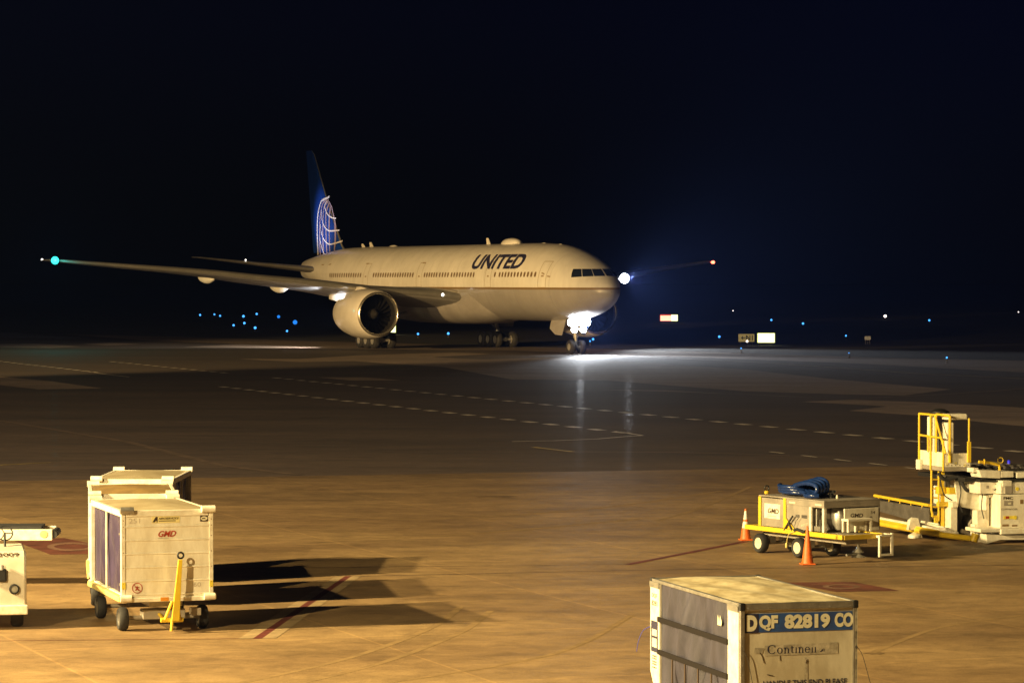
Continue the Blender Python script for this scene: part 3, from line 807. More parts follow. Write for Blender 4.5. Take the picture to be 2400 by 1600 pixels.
for st, z, r_ in [(-.66, 2.40, .30), (.66, 2.40, .30), (-.02, 2.46, .33), (-.36, 1.88, .27), (.38, 1.88, .27)]:
    disc_lamp(ng, P(5.40, st, z), r_, (1, 0, -.04), M['lamp_white'])
disc_lamp(wing_p, P(wing_le(16.3) - .12, -16.3, 5.70), .42, (1, -.12, 0), M['lamp_wing'])
disc_lamp(wing_s, P(wing_le(4.2) - .02, 4.25, 4.40), .13, (1, .1, 0), M['lamp_glint'])
MB().lathe([(.02, -.5), (.22, -.32), (.32, .05), (.22, .3), (.02, .5)], P(wing_le(30.1) - .12, 30.2, 7.14), (1, 0, 0), 12).build('navigation_light', M['lamp_green'], wing_s, 60)
MB().lathe([(.02, -.3), (.12, -.15), (.14, .1), (.02, .3)], P(wing_le(30.1) - .12, -30.2, 7.14), (1, 0, 0), 12).build('navigation_light', M['lamp_red'], wing_p, 60)
MB().lathe([(.02, -.2), (.09, 0), (.02, .2)], P(42.6, 30.4, 7.22), (-1, 0, 0), 10).build('tail_light', M['lamp_warm'], wing_s, 60)
MB().lathe([(.02, -.12), (.07, 0), (.02, .12)], P(58.2, 7.0, 7.35), (1, 0, 0), 10).build('logo_light', M['lamp_warm'], plane, 60)
# the light these lamps throw, and spots added without a known lamp
COOL = (.88, .93, 1.0)
def on_plane(name, p, aim, e, col, size, cone, blend):
    o = lamp(name, 'SPOT', p, aim, e, col, size, cone, blend, plane); return o
on_plane('landing_beam', P(5.2, 0, 2.1), P(-40, 0, .3), 24000, COOL, .3, 75, .8)
on_plane('landing_beam', P(29.0, -16.3, 5.72), P(-30, -17, 1), 22000, COOL, .3, 70, .8)
on_plane('logo_beam', P(58.4, 6.8, 7.4), P(56.4, .2, 10.6), 4200, (.86, .92, 1.0), .1, 50, .9)
on_plane('fairing_fill', P(23.2, 11.9, 4.35), P(34.6, 12.55, 4.72), 30000, COOL, .1, 13, .3)  # added spots that whiten the flap fairings; no nacelle lamp is known
on_plane('fairing_fill', P(23.2, 11.9, 4.40), P(33.0, 8.0, 3.95), 14000, COOL, .1, 13, .4)
disc_lamp(wing_s, P(23.1, 11.85, 4.3), .06, (-1, 0, .05), M['lamp_glint'])  # made-up glowing lens to go with the added fairing spots
on_plane('ground_beam', P(33.0, 7.4, 2.6), P(45.0, 18.0, 0), 12000, (1, .92, .78), .15, 75, .8)  # unseen source, added to brighten the strip of ground under the wing
lamp('navigation_glow', 'POINT', P(39.2, 30.4, 7.14), None, 450, (.02, .95, .85), .2, parent=plane)

# ------------------------------------------------------------------ baggage carts
def wheel_small(r, w, rim=True):
    return MB().lathe([(r * .15, -w * .42), (r * .52, -w * .36), (r * .58, -w * .44), (r * .88, -w * .5), (r, -w * .3), (r, w * .3), (r * .88, w * .5), (r * .58, w * .44), (r * .52, w * .36), (r * .15, w * .42)], (0, 0, 0), (1, 0, 0), 24,
                      mis=[1, 1, 0, 0, 0, 0, 0, 1, 1])
def fold_curtain(x, y0, y1, z0, z1_, seed, amp=.05):
    rnd = random.Random(seed); ph = [rnd.uniform(0, 6) for _ in range(4)]
    def fn(a, b):
        w = amp * (math.sin(9 * a + ph[0] + 2.0 * b) * .6 + math.sin(21 * a + ph[1] - 3 * b) * .3 + math.sin(4 * b + 5 * a + ph[2]) * .6) * (.25 + .75 * math.sin(math.pi * min(1, max(0, 1 - b * .95))))
        return (x + w, y0 + (y1 - y0) * a, z0 + (z1_ - z0) * b)
    return MB().grid(fn, 28, 18)
def baggage_cart(loc, deg, label, L=2.75, tow='down', front='white2', right='curtain_blue', full=True, seed=1, roofmat='roof_alu'):
    c = thing('baggage_cart', loc, deg, label, 'baggage cart', 'covered baggage carts in a train')
    W = 1.52; hx, hy = W / 2, L / 2; zr = 1.93
    mb = MB()
    for x in (-1, 1):
        for y in (-1, 1): mb.box((x * (hx - .035), y * (hy - .035), (zr + .6) / 2), (.07, .07, zr - .6))
        mb.box((x * (hx - .03), 0, zr + .0), (.062, L - .15, .10))
    for y in (-1, 1): mb.box((0, y * (hy - .03), zr + .0), (W - .16, .062, .10))
    mb.box((-(hx - .02), -.01, 1.25), (.03, .035, 1.28)); mb.box((hx - .02, .05, 1.25), (.03, .04, 1.28))
    mb.build('frame', M['white'], c, bevel=.008)
    mb = MB()
    mb.span((-hx + .05, -hy + .03, .54), (hx - .05, hy - .03, .60))
    for x in (-1, 1): mb.box((x * (hx + .0), 0, .55), (.09, L + .06, .085), 1)
    for y in (-1, 1): mb.box((0, y * (hy - .005), .53), (W - .1, .05, .07), 0)
    mb.build('deck', [M['white'], M['yellow_pale']], c, bevel=.01)
    mb = MB()
    mb.span((-.28, -hy + .15, .40), (.28, hy - .15, .53)); mb.tube([(-hx + .14, -hy + .42, .2), (hx - .14, -hy + .42, .2)], .035); mb.tube([(-hx + .14, hy - .42, .2), (hx - .14, hy - .42, .2)], .035)
    mb.span((-.35, -hy + .28, .18), (.35, -hy + .55, .34)); mb.span((.42, -hy + .1, .24), (.58, -hy + .3, .36)); mb.span((-.2, hy - .5, .18), (.2, hy - .3, .34))
    mb.build('undercarriage', M['grey'], c, bevel=.01)
    mb = MB()                                # roof skin, slightly ridged along the middle
    mb.grid(lambda a, b: (-hx + .06 + (W - .12) * a, -hy + .06 + (L - .12) * b, zr + .045 + .045 * (1 - abs(2 * a - 1) ** 1.5) * (1 - abs(2 * b - 1) ** 4)), 12, 10)
    mb.build('roof', M[roofmat], c, 30)
    mb = MB(); mb.span((-hx + .07, -hy + .02, .52), (hx - .07, -hy + .045, zr - .05))
    for k in range(6): mb.tube([(-hx + .07, -hy + .02, .615 + .22 * k), (hx - .07, -hy + .02, .615 + .22 * k)], .017, 8)
    mb.build('front_panel', M[front], c, 35)
    mb = MB(); mb.span((-hx + .07, hy - .045, .6), (hx - .07, hy - .02, zr - .05)); mb.build('rear_panel', M['white2'], c)
    for x, mat in ((-hx + .05, 'curtain'), (hx - .05, right)):
        for y0, y1, sd in ((-hy + .07, .0, seed), (.12, hy - .07, seed + 5)):
            fold_curtain(x * .955, y0, y1, .62, zr - .06, sd).build('curtain', M[mat], c, 60)
    mb = MB()
    for z in (.72, .80, 1.05, 1.3, 1.55, 1.72, 1.82):
        for x in (-1, 1): mb.lathe([(.009, 0), (.007, .006)], (x * (hx - .035), -hy - .0005, z), (0, -1, 0), 8)
    mb.build('rivet_row', M['rivet'], c)
    for z in (1.60, .78): MB().box((-hx - .006, -hy + .12, z), (.012, .05, .035)).build('latch', M['alu'], c)
    MB().span((-hx + .028, .005, .62), (-hx + .032, .115, zr - .05)).build('curtain_gap_shade', M['black'], c)  # black strip standing in for the dark between the curtains
    w = wheel_small(.19, .15).build('wheel', [M['rubber'], M['greydark']], None, 40)
    fst = True
    for x in (-1, 1):
        for y in (-1, 1): place_wheel(w, c, (x * (hx - .1), y * (hy - .42), .19), fst); fst = False
    bm_ = None
    for z, ll in ((zr + .055, .2), (.56, .16)):
        for x in (-1, 1):
            for y in (-1, 1):
                b = MB(); b.tube([(x * (hx - ll), y * (hy + .02), z), (x * (hx + .02), y * (hy + .02), z)], .058, 12)
                b.build('corner_bumper', M['white'] if not (tow == 'up' and z > 1 and x < 0 and y < 0) else [M['alu']], c, 50)
    if tow == 'up':
        mb = MB(); y0 = -hy - .24
        b0 = Vector((.075, y0, .20)); t0 = Vector((.17, y0 + .06, 1.235))
        mb.prism([b0 + Vector((-.065, 0, 0)), b0 + Vector((.065, 0, 0)), t0 + Vector((.033, 0, -.05)), t0 + Vector((-.033, 0, -.05))], (0, -.045, 0))
        mb.tube([(-.09, y0 + .05, .2), (.03, y0, .52)], .026, 8); mb.tube([(.17, y0 + .05, .2), (.12, y0, .42)], .026, 8)
        mb.tube([(-.15, y0 + .06, .21), (.22, y0 + .06, .21)], .04, 10); mb.tube([(.01, y0 - .02, .035), (.03, y0, .24)], .026, 8); mb.tube([(-.08, y0 + .06, .2), (-.08, -hy + .3, .26)], .03); mb.tube([(.16, y0 + .06, .2), (.16, -hy + .3, .26)], .03)
        t = mb.build('tow_bar', M['yellow'], c, bevel=.006)
        MB().torus(t0 + Vector((.005, -.022, .02)), (0, 1, -.08), .048, .016).build('tow_eye', M['black'], t, 60)
    else:
        mb = MB(); y0 = -hy
        mb.tube([(-.25, y0 + .3, .26), (0, y0 - .75, .3)], .03); mb.tube([(.25, y0 + .3, .26), (0, y0 - .75, .3)], .03)
        t = mb.build('tow_bar', M['yellow'], c, 40)
        MB().torus((0, y0 - .82, .3), (0, 0, 1), .05, .02).build('tow_eye', M['black'], t, 60)
    return c, hx, hy, zr
cart, hx, hy, zr = baggage_cart((-6.03, 53.31, 0), 17.5, 'white baggage cart with purple curtains and its yellow tow bar raised', L=2.85, tow='up', seed=3)
FY = -hy + .016
def panel(x0, x1, z0, z1_, name, mat, d=.006, lift=.0):
    return MB().span((x0, FY - lift - d, z0), (x1, FY - lift, z1_)).build(name, mat, cart)
# decals on its front; panel runs -0.70..0.70, 0.6..1.88
panel(-.255, .205, 1.772, 1.885, 'company_sticker', M['sticker_pale'])
letters('company_lettering', 'AEROSERVICIOS', cart, M['brownletter'], quad((-.145, FY - .009, 1.826), (.19, FY - .009, 1.826), (.19, FY - .009, 1.862), (-.145, FY - .009, 1.862)), .3, .03)
MB().prism([(-.245, FY - .007, 1.785), (-.205, FY - .007, 1.785), (-.178, FY - .007, 1.822), (-.178, FY - .007, 1.785), (-.160, FY - .007, 1.785), (-.160, FY - .007, 1.872), (-.19, FY - .007, 1.872)], (0, -.003, 0)).build('company_emblem', M['brownletter'], cart)
MB().span((-.14, FY - .009, 1.798), (.14, FY - .007, 1.810)).build('company_lettering', M['brownletter'], cart)
letters('operator_lettering', 'GMD', cart, M['redletter'], quad((-.15, FY - .006, 1.545), (.146, FY - .006, 1.545), (.146, FY - .006, 1.643), (-.15, FY - .006, 1.643)), .35, .022)
MB().span((-.16, FY - .003, 1.522), (.02, FY - .001, 1.526)).build('operator_lettering', M['grey'], cart)
panel(.545, .673, 1.782, 1.880, 'oval_sticker', M['brownletter'])
ob = MB().lathe([(.5, 0), (.5, .003)], (0, 0, 0), (0, -1, 0), 28).build('oval_badge', M['letter_cream'], cart); ob.scale = (.108, 1, .070); ob.location = (.609, FY - .0065, 1.831)
MB().span((.575, FY - .0115, 1.824), (.63, FY - .0095, 1.839)).build('badge_mark', M['brownletter'], cart)
panel(-.12, .014, .505, .565, 'reflector', M['reflector'], .012, .03)
panel(-.752, -.69, .71, .82, 'reflector', M['sticker_y'], .006, .014); panel(.695, .752, .71, .82, 'reflector', M['sticker_y'], .006, .014)
mb = MB(); mb.torus((-.497, FY - .006, .725), (0, 1, 0), .080, .006, 28, 6); mb.tube([(-.553, FY - .006, .781), (-.441, FY - .006, .669)], .005, 6)
mb.tube([(-.497, FY - .006, .755), (-.502, FY - .006, .72), (-.527, FY - .006, .685)], .008, 6); mb.tube([(-.502, FY - .006, .72), (-.472, FY - .006, .685)], .008, 6); mb.tube([(-.537, FY - .006, .735), (-.462, FY - .006, .735)], .006, 6)
mb.build('no_riding_sign', M['redletter'], cart)
M['faint'] = plain('faint_number', (.50, .44, .36), .5)
letters('cart_number', '251', cart, M['faint'], quad((-.63, FY - .004, 1.775), (-.45, FY - .004, 1.775), (-.45, FY - .004, 1.855), (-.63, FY - .004, 1.855)))
letters('cart_number', '60', cart, M['faint'], quad((.43, FY - .004, .72), (.555, FY - .004, .72), (.555, FY - .004, .79), (.43, FY - .004, .79)))
baggage_cart((-6.81, 57.24, 0), 8, 'baggage cart with rusty brown roof, middle one of the train', L=2.8, front='white2', seed=11, roofmat='rust')
baggage_cart((-7.1, 61.5, 0), -1, 'baggage cart with shiny blue curtains at the far end of the train', L=2.95, front='rust', seed=23)

# ------------------------------------------------------------------ baggage tractor and belt loader at the left edge
tr = thing('baggage_tractor', (-8.76, 52.2, 0), 11, 'white baggage tractor with a black steering wheel, numbered 3009 on its hood', 'baggage tractor')
mb = MB(); prof = [(0, .26), (0, 1.05), (.06, 1.19), (.18, 1.27), (1.25, 1.31), (1.25, .26)]
mb.prism([(-.82, y, z) for y, z in prof], (1.64, 0, 0)); mb.build('hood', M['tug'], tr, 30, bevel=.04)
MB().span((-.84, -.05, .24), (.84, .02, .40)).build('bumper', M['white'], tr, bevel=.02)
mb = MB(); mb.span((-.8, 1.26, .3), (.8, 3.0, .62)); mb.span((-.8, 1.3, .6), (-.7, 2.9, .95)); mb.span((.7, 1.3, .6), (.8, 2.9, .95)); mb.build('rear_body', M['white2'], tr, bevel=.03)
mb = MB(); mb.span((-.35, 2.1, .62), (.35, 2.6, .78)); mb.span((-.35, 2.6, .7), (.35, 2.72, 1.2)); mb.build('seat', M['rubber'], tr, bevel=.05)
mb = MB(); mb.torus((.50, .95, 1.50), (0, -.85, .5), .13, .012, 28, 8); mb.tube([(.50, .75, 1.26), (.50, .95, 1.50)], .02)
for a in (0, 2.1, 4.2): mb.tube([(.50, .95, 1.50), (.50 + .125 * math.cos(a),   .95 + .06 * math.sin(a), 1.50 + .11 * math.sin(a))], .009, 6)
mb.build('steering_wheel', M['black'], tr, 50)
mb = MB(); mb.lathe([(.085, .0), (.085, .04), (.06, .045), (.058, .02), (.02, .03)], (.62, 0, .66), (0, -1, 0), 24, mis=[0, 0, 0, 1]); mb.build('headlight', [M['black'], M['lens']], tr, 50)
mb = MB(); mb.span((.2, -.06, .78), (.5, 0, 1.0)); mb.build('tow_socket', M['black'], tr, bevel=.03); MB().tube([(.42, -.05, .98), (.42, -.05, 1.06)], .03).build('hitch_pin', M['gear'], tr)
letters('fleet_number', '3009', tr, M['brownletter'], quad((.36, .045, 1.19), (.70, .045, 1.19), (.70, .12, 1.245), (.36, .12, 1.245)), 0, .01)
w = wheel_small(.26, .2).build('wheel', [M['rubber'], M['rim']], None, 40); fst = True
for x in (-.68, .68):
    for y in (.45, 2.4): place_wheel(w, tr, (x, y, .26), fst); fst = False

bl = thing('belt_loader', (-11.2, 59.3, 0), 3, 'white belt loader boom with black belt and yellow sticker poking in from the left', 'belt loader')
mb = MB(); mb.span((-2.6, -.06, .88), (2.66, 0, 1.09)); mb.span((-2.6, .78, .88), (2.66, .84, 1.09)); mb.span((-2.6, 0, .92), (2.5, .78, .98)); mb.build('boom', M['white'], bl, bevel=.015)
mb = MB(); mb.span((-2.6, .01, 1.09), (2.45, .77, 1.14)); mb.tube([(2.67, -.03, .99), (2.67, .8, .99)], .075, 16); mb.build('conveyor_belt', M['rubber'], bl, 40)
MB().span((.95, -.064, .90), (1.24, -.061, 1.0)).build('warning_sticker', M['sticker_y'], bl)
mb = MB()
for z in (.92, .955): mb.tube([(.99, -.066, z), (1.19, -.066, z)], .006, 6)
mb.tube([(1.16, -.066, .92), (1.19, -.066, .98)], .006, 6); mb.tube([(1.02, -.066, .90), (1.02, -.066, .97)], .008, 6)
mb.build('warning_mark', M['black'], bl)
mb = MB()
for x, z in ((.86, 1.05), (.86, .94)): mb.lathe([(.02, 0), (.02, .006)], (x, -.06, z), (0, -1, 0), 14)
mb.span((1.38, -.066, .95), (1.40, -.06, 1.05)); mb.span((1.43, -.066, .95), (1.45, -.06, 1.05)); mb.build('boom_slots', M['black'], bl)
MB().lathe([(.07, 0), (.07, .012), (.03, .016)], (2.5, -.06, 1.0), (0, -1, 0), 16).build('roller_bearing', M['yellow_pale'], bl, 40)
mb = MB(); mb.span((-3.2, -.1, .25), (-.6, 1.3, .8)); mb.build('chassis', M['white2'], bl, bevel=.04)
w = wheel_small(.28, .2).build('wheel', [M['rubber'], M['rim']], None, 40); w.rotation_euler = (0, 0, R(90)); fst = True
for x in (-2.7, -1.1):
    for y in (-.05, 1.25): place_wheel(w, bl, (x, y, .28), fst); fst = False

# ------------------------------------------------------------------ air cargo container on its dolly
uld = thing('cargo_container', (2.60, 36.3, 0), 15.5, 'dirty cream cargo container with grey curtain side and blue number band', 'cargo container')
UW, UL, Z0, Z1, ZC = 1.42, 3.32, .46, 2.03, .90
outline = [(0, ZC), (0, Z1), (UL, Z1), (UL, ZC), (UL - .36, Z0), (.36, Z0)]   # along y, z
mb = MB(); mb.prism([(UW - .03, y, z) for y, z in outline], (.03, 0, 0))          # far side
mb.span((.03, 0.03, ZC), (UW - .03, .05, Z1 - .02)); mb.span((.03, UL - .05, ZC), (UW - .03, UL - .03, Z1 - .02))
mb.prism([(.03, .03, ZC), (UW - .03, .03, ZC), (UW - .03, .37, Z0), (.03, .37, Z0)], (0, .02, .01)); mb.prism([(.03, UL - .03, ZC), (UW - .03, UL - .03, ZC), (UW - .03, UL - .37, Z0), (.03, UL - .37, Z0)], (0, -.02, .01))
mb.build('shell', M['uld'], uld)
rnd = random.Random(4)
def rf(a, b):
    s = .035 * math.sin(math.pi * a) * math.sin(math.pi * b) + .018 * math.sin(7 * b + 3 * a) * math.sin(math.pi * a) + .01 * math.sin(15 * a + 9 * b) * math.sin(math.pi * b) - .01
    return (.02 + (UW - .04) * a, .02 + (UL - .04) * b, Z1 + s)
MB().grid(rf, 20, 30).build('roof', M['uld_roof'], uld, 60)
mb = MB()
for y in (0, UL - .05): mb.span((.02, y, Z1 - .075), (UW - .02, y + .05, Z1 + .003))
for x in (0, UW - .05): mb.span((x, .05, Z1 - .04), (x + .05, UL - .05, Z1 + .002))
for x in (.0, UW - .05):
    for y in (.0, UL - .05): mb.span((x, y, ZC), (x + .05, y + .05, Z1 - .075))
mb.span((0, .36, Z0 - .03), (UW, UL - .36, Z0 + .02))
mb.build('edge_frame', M['alu'], uld, bevel=.005)
mb = MB()
for k in range(11): mb.lathe([(.006, 0), (.005, .004)], (.09 + k * (UW - .18) / 10, -.002, Z1 - .05), (0, -1, 0), 8)
for k in range(9): mb.lathe([(.006, 0), (.005, .004)], (.026, -.002, 1.0 + k * .11), (0, -1, 0), 8)
mb.build('rivets', M['lens'], uld)
for x in (0, UW):
    for y in (0, UL):
        MB().box((x + (.022 if x == 0 else -.022), y + (.022 if y == 0 else -.022), Z1 - .035), (.066, .066, .088)).build('corner_cap', M['black'], uld, bevel=.012)
mb = MB(); mb.prism([(-.012, .05, Z0), (-.012, .05, Z1 - .04), (-.012, .42, Z1 - .04), (-.012, .42, Z0)], (.04, 0, 0)); mb.build('door_post', M['white'], uld, bevel=.01); mb = MB(); mb.prism([(-.012, UL - .38, Z0), (-.012, UL - .38, Z1 - .04), (-.012, UL - .02, Z1 - .04), (-.012, UL - .02, ZC), (-.012, UL - .36, Z0)], (.04, 0, 0))
mb.build('door_post', M['white'], uld, bevel=.01)
mb = MB(); mb.span((-.02, .05, Z1 - .10), (-.012, .42, Z1 - .03)); mb.build('post_cap', M['alu'], uld); mb = MB(); mb.span((-.02, UL - .38, Z1 - .10), (-.012, UL - .02, Z1 - .03)); mb.build('post_cap', M['alu'], uld)
def cf(a, b):
    y = .42 + (UL - .80) * a; z = Z0 + .02 + (Z1 - .06 - Z0) * b
    k = math.sin(math.pi * a) ** .4
    d = .028 * math.sin(26 * a + 9 * b) * math.sin(math.pi * b) + .018 * math.sin(47 * a + 16 * b + 1) * b + .02 * math.sin(11 * a - 4 * b)
    return (.02 + d * k, y, z)
MB().grid(cf, 70, 40).build('door_curtain', M['uld_curtain'], uld, 70)
for z in (1.56, 1.16):
    MB().prism([(-.03, .40, z - .03), (-.03, UL - .35, z - .03), (-.03, UL - .35, z + .03), (-.03, .40, z + .03)], (.02, 0, 0)).build('door_strap', M['uld_strap'], uld)
for k in range(4):
    y = .95 + k * .48
    MB().prism([(-.03, y - .015, Z0 + .05), (-.03, y + .015, Z0 + .05), (-.03, y + .015, 1.13), (-.03, y - .015, 1.13)], (.012, 0, 0)).build('tie_strap', M['brownletter'], uld)
MB().prism([(-.02, .60, 1.76), (-.02, .66, 1.84), (-.02, .68, 1.76), (-.02, .74, 1.84), (-.02, .75, 1.72), (-.02, .62, 1.72)], (.003, 0, 0)).build('curtain_logo', M['letter_cream'], uld)
MB().span((-.016, UL - .33, 1.14), (-.013, UL - .07, 1.52)).build('document_holder', M['navy'], uld)
mb = MB(); mb.span((-.019, UL - .30, 1.34), (-.0165, UL - .12, 1.42)); mb.span((-.019, UL - .30, 1.20), (-.0165, UL - .12, 1.31)); mb.build('document', M['letter_cream'], uld)
def postq(z0, z1_): return quad((-.015, UL - .10, z0), (-.015, UL - .30, z0), (-.015, UL - .30, z1_), (-.015, UL - .10, z1_))
letters('post_lettering', 'DQF', uld, M['brownletter'], postq(1.80, 1.86)); letters('post_lettering', '8281', uld, M['brownletter'], postq(1.71, 1.77))
mb = MB()
for z in (1.08, 1.05, 1.01, .98, .94):
    for k in range(3): mb.span((-.015, UL - .28 + .06 * k, z), (-.0135, UL - .24 + .06 * k, z + .018))
mb.build('post_lettering', M['brownletter'], uld)
EY = .03 - .003
mb = MB(); mb.span((.055, EY - .004, 1.70), (UW - .055, EY, 1.915)); mb.build('number_band', M['blue_sign'], uld)
MB().span((.052, EY - .007, 1.695), (.22, EY - .0045, 1.912)).build('number_plate', M['navy'], uld)
def band(x0, x1, z0=1.73, z1_=1.895): return quad((x0, EY - .010, z0), (x1, EY - .010, z0), (x1, EY - .010, z1_), (x0, EY - .010, z1_))
letters('container_number', 'D', uld, M['letter_cream'], band(.075, .205, 1.715, 1.90), 0, .07)
letters('container_number', 'QF', uld, M['letter_cream'], band(.228, .455, 1.715, 1.895), 0, .055)
letters('container_number', '82819', uld, M['letter_cream'], band(.535, 1.09), 0, .055)
letters('container_number', 'CO', uld, M['letter_cream'], band(1.145, 1.375, 1.735, 1.90), 0, .055)
# old airline title: serif capitals and small letters, partly worn away
mb = MB(); YT = EY - .004
def bar(x0, x1, z0, z1_): mb.poly([(x0, YT, z0), (x1, YT, z0), (x1, YT, z1_), (x0, YT, z1_)])
def bowl(cx, cz, rx, rz, thick, thin, a0=0, a1=360):
    n = 26; L = []
    for i in range(n + 1):
        a = R(a0 + (a1 - a0) * i / n); t = thin + (thick - thin) * abs(math.cos(a))
        L.append((mb.b.verts.new((cx + rx * math.cos(a), YT, cz + rz * math.sin(a))), mb.b.verts.new((cx + (rx - t) * math.cos(a), YT, cz + (rz - thin) * math.sin(a)))))
    for i in range(n): mb.face([L[i][0], L[i][1], L[i + 1][1], L[i + 1][0]])
zb, xh, ca = 1.452, .066, .100
bowl(.385, zb + ca / 2, .055, ca / 2 + .002, .018, .007, 42, 318); bar(.418, .424, zb + .068, zb + ca)
bowl(.480, zb + xh / 2, .034, xh / 2 + .002, .015, .006)
def serif_n(x):
    bar(x, x + .013, zb, zb + xh); bar(x - .007, x + .02, zb, zb + .006); bar(x - .007, x + .006, zb + xh - .008, zb + xh)
    bowl(x + .028, zb + xh - .026, .024, .026, .012, .006, 0, 170); bar(x + .040, x + .052, zb, zb + xh - .024); bar(x + .034, x + .058, zb, zb + .006)
serif_n(.537)
bar(.622, .634, zb + .006, zb + xh + .016); bar(.612, .650, zb + xh - .006, zb + xh); bowl(.640, zb + .012, .017, .012, .010, .006, 180, 330)
bar(.672, .684, zb, zb + xh); bar(.664, .692, zb, zb + .006)
serif_n(.712)
bowl(.815, zb + xh / 2, .032, xh / 2 + .002, .014, .006, 0, 320); bar(.79, .845, zb + xh / 2, zb + xh / 2 + .006)
bar(.868, .880, zb, zb + xh - .006); bar(.861, .887, zb, zb + .006); bar(.906, .918, zb, zb + xh - .004); bar(.899, .925, zb, zb + .006)
mb.build('airline_lettering', M['navy'], uld, recalc=False); mb = MB()
bowl(1.015, zb + .026, .020, .014, .010, .006, 20, 330); bar(.97, .99, zb + .004, zb + .014); bar(.985, 1.0, zb + .012, zb + .028)
mb.build('airline_lettering', M['navy'], uld, recalc=False)
M['smear'] = paint('tape_residue', (.52, .46, .35), .6, .5, 9)
mb = MB(); mb.poly([(.30, EY - .002, 1.43), (1.19, EY - .002, 1.43), (1.19, EY - .002, 1.56), (.30, EY - .002, 1.545)]); mb.poly([(.17, EY - .002, 1.46), (.27, EY - .002, 1.455), (.29, EY - .002, 1.52), (.18, EY - .002, 1.525)]); mb.poly([(.78, EY - .002, 1.05), (.825, EY - .002, 1.05), (.82, EY - .002, 1.38), (.785, EY - .002, 1.40)])
mb.build('tape_residue', M['smear'], uld, recalc=False)
mb = MB(); mb.tube([(.24, EY - .003, 1.47), (.27, EY - .003, 1.42), (.29, EY - .003, 1.35)], .004, 6); mb.tube([(.48, EY - .003, 1.43), (.485, EY - .003, 1.37)], .003, 6); mb.tube([(.33, EY - .003, 1.215), (.40, EY - .003, 1.20)], .005, 6); mb.tube([(.81, EY - .003, 1.37), (.80, EY - .003, 1.33)], .006, 6)
mb.build('scratches', M['brownletter'], uld)
letters('handling_lettering', 'HANDLE THIS END PLEASE', uld, M['navy'], quad((.28, EY - .004, 1.08), (1.30, EY - .004, 1.08), (1.30, EY - .004, 1.145), (.28, EY - .004, 1.145)), 0, .02)
for x, e in ((.03, .12), (UW - .005, .16)):
    mb = MB(); mb.tube(smooth_path([(x, -.004, 1.50), (x + e * .35, -.01, 1.42), (x + e * .7, -.008, 1.25), (x + e, -.006, 1.08)]), .004, 6)
    if x > 1: mb.lathe([(.016, 0), (.016, .01)], (x - .012, -.001, 1.50), (0, -1, 0), 12)
    mb.build('tie_cord', M['greydark'], uld)
MB().tube(smooth_path([(-.02, UL - .06, 1.44), (-.09, UL + .02, 1.38), (-.14, UL + .05, 1.25), (-.16, UL + .06, 1.12)]), .005, 6).build('tie_cord', plain('blue_cord', (.05, .05, .35), .4), uld)

dl = thing('container_dolly', (2.60, 36.3, 0), 15.5, 'low steel dolly carrying the cream cargo container', 'container dolly')
mb = MB(); mb.span((-.05, .2, .33), (UW + .05, UL - .2, .425)); mb.build('deck', M['greydark'], dl, bevel=.01)
w = wheel_small(.17, .12).build('wheel', [M['rubber'], M['greydark']], None, 40); fst = True
for x in (.08, UW - .08):
    for y in (.55, UL - .55): place_wheel(w, dl, (x, y, .17), fst); fst = False
mb = MB(); mb.tube([(.08, .55, .17), (UW - .08, .55, .17)], .04); mb.tube([(.08, UL - .55, .17), (UW - .08, UL - .55, .17)], .04)
for x in (.2, UW - .2):
    for y in (.55, UL - .55): mb.span((x - .04, y - .04, .17), (x + .04, y + .04, .33))
mb.build('axle', M['greydark'], dl, 40)
MB().tube([(UW / 2, UL - .2, .37), (UW / 2, UL + .9, .3)], .035).build('tow_bar', M['yellow'], dl, 40)

# ------------------------------------------------------------------ ground power cart
GF = Frame(6.66, 64.5, 31)
gp = thing('ground_power_cart', (6.66, 64.5, 0), 31, 'yellow four-wheeled ground power cart with a grey machine housing', 'power cart')
DW, DZ = GF.fy(2070, 1257, 0).x, .57
DL = GF.fx(1745.5, 1240, 0).y
mb = MB(); mb.span((.04, .04, .49), (DW - .04, DL, .55), 1)
mb.span((-.01, -.01, .475), (.05, DL, .572)); mb.span((DW - .05, -.01, .475), (DW + .01, DL, .572)); mb.span((.05, -.02, .47), (DW - .05, .04, .565), 0); mb.span((.05, DL - .05, .47), (DW - .05, DL, .565))
mb.span((.25, .2, .36), (DW - .25, DL - .3, .475), 1)
mb.build('deck', [M['yellow'], M['grey']], gp, bevel=.008)
EX0, EX1, EZ = .07, DW - .05, 1.19
EY0 = GF.fx(1931.6, 1220, EX0).y
EY1 = GF.fx(1779, 1200, EX0).y
EX1 = GF.fy(2062, 1185, EY0).x
ymid = GF.fx(1842, 1200, EX0).y
ywp = GF.fx(1900, 1210, EX0).y
mb = MB()
mb.span((EX0, ywp, .58), (EX0 + .02, EY1, EZ - .02)); mb.span((EX0 + .02, EY1 - .02, .58), (EX1, EY1, EZ - .02)); mb.span((EX1 - .02, EY0, .58), (EX1, EY1 - .02, EZ - .02)); mb.span((EX0 + .02, ywp, .58), (EX1 - .02, ywp + .02, EZ - .02))
mb.build('housing', M['grey'], gp)
mb = MB(); mb.span((EX0 - .012, EY0 - .01, EZ - .12), (EX0 + .03, ymid - .03, EZ)); mb.span((EX0 + .03, EY0 - .01, EZ - .12), (EX1, EY0 + .03, EZ)); mb.span((EX0 - .01, EY0 - .008, EZ + .001), (EX1 + .01, EY1, EZ + .03))
mb.build('roof', M['grey'], gp, bevel=.006)
mb = MB()
mb.span((EX0 - .03, EY1 - .10, .575), (EX0 - .001, EY1 - .01, EZ)); mb.build('housing_post', M['yellow'], gp, bevel=.006)
mb = MB(); mb.span((EX0 - .03, ymid - .03, .575), (EX0 - .001, ymid + .06, EZ + .01))
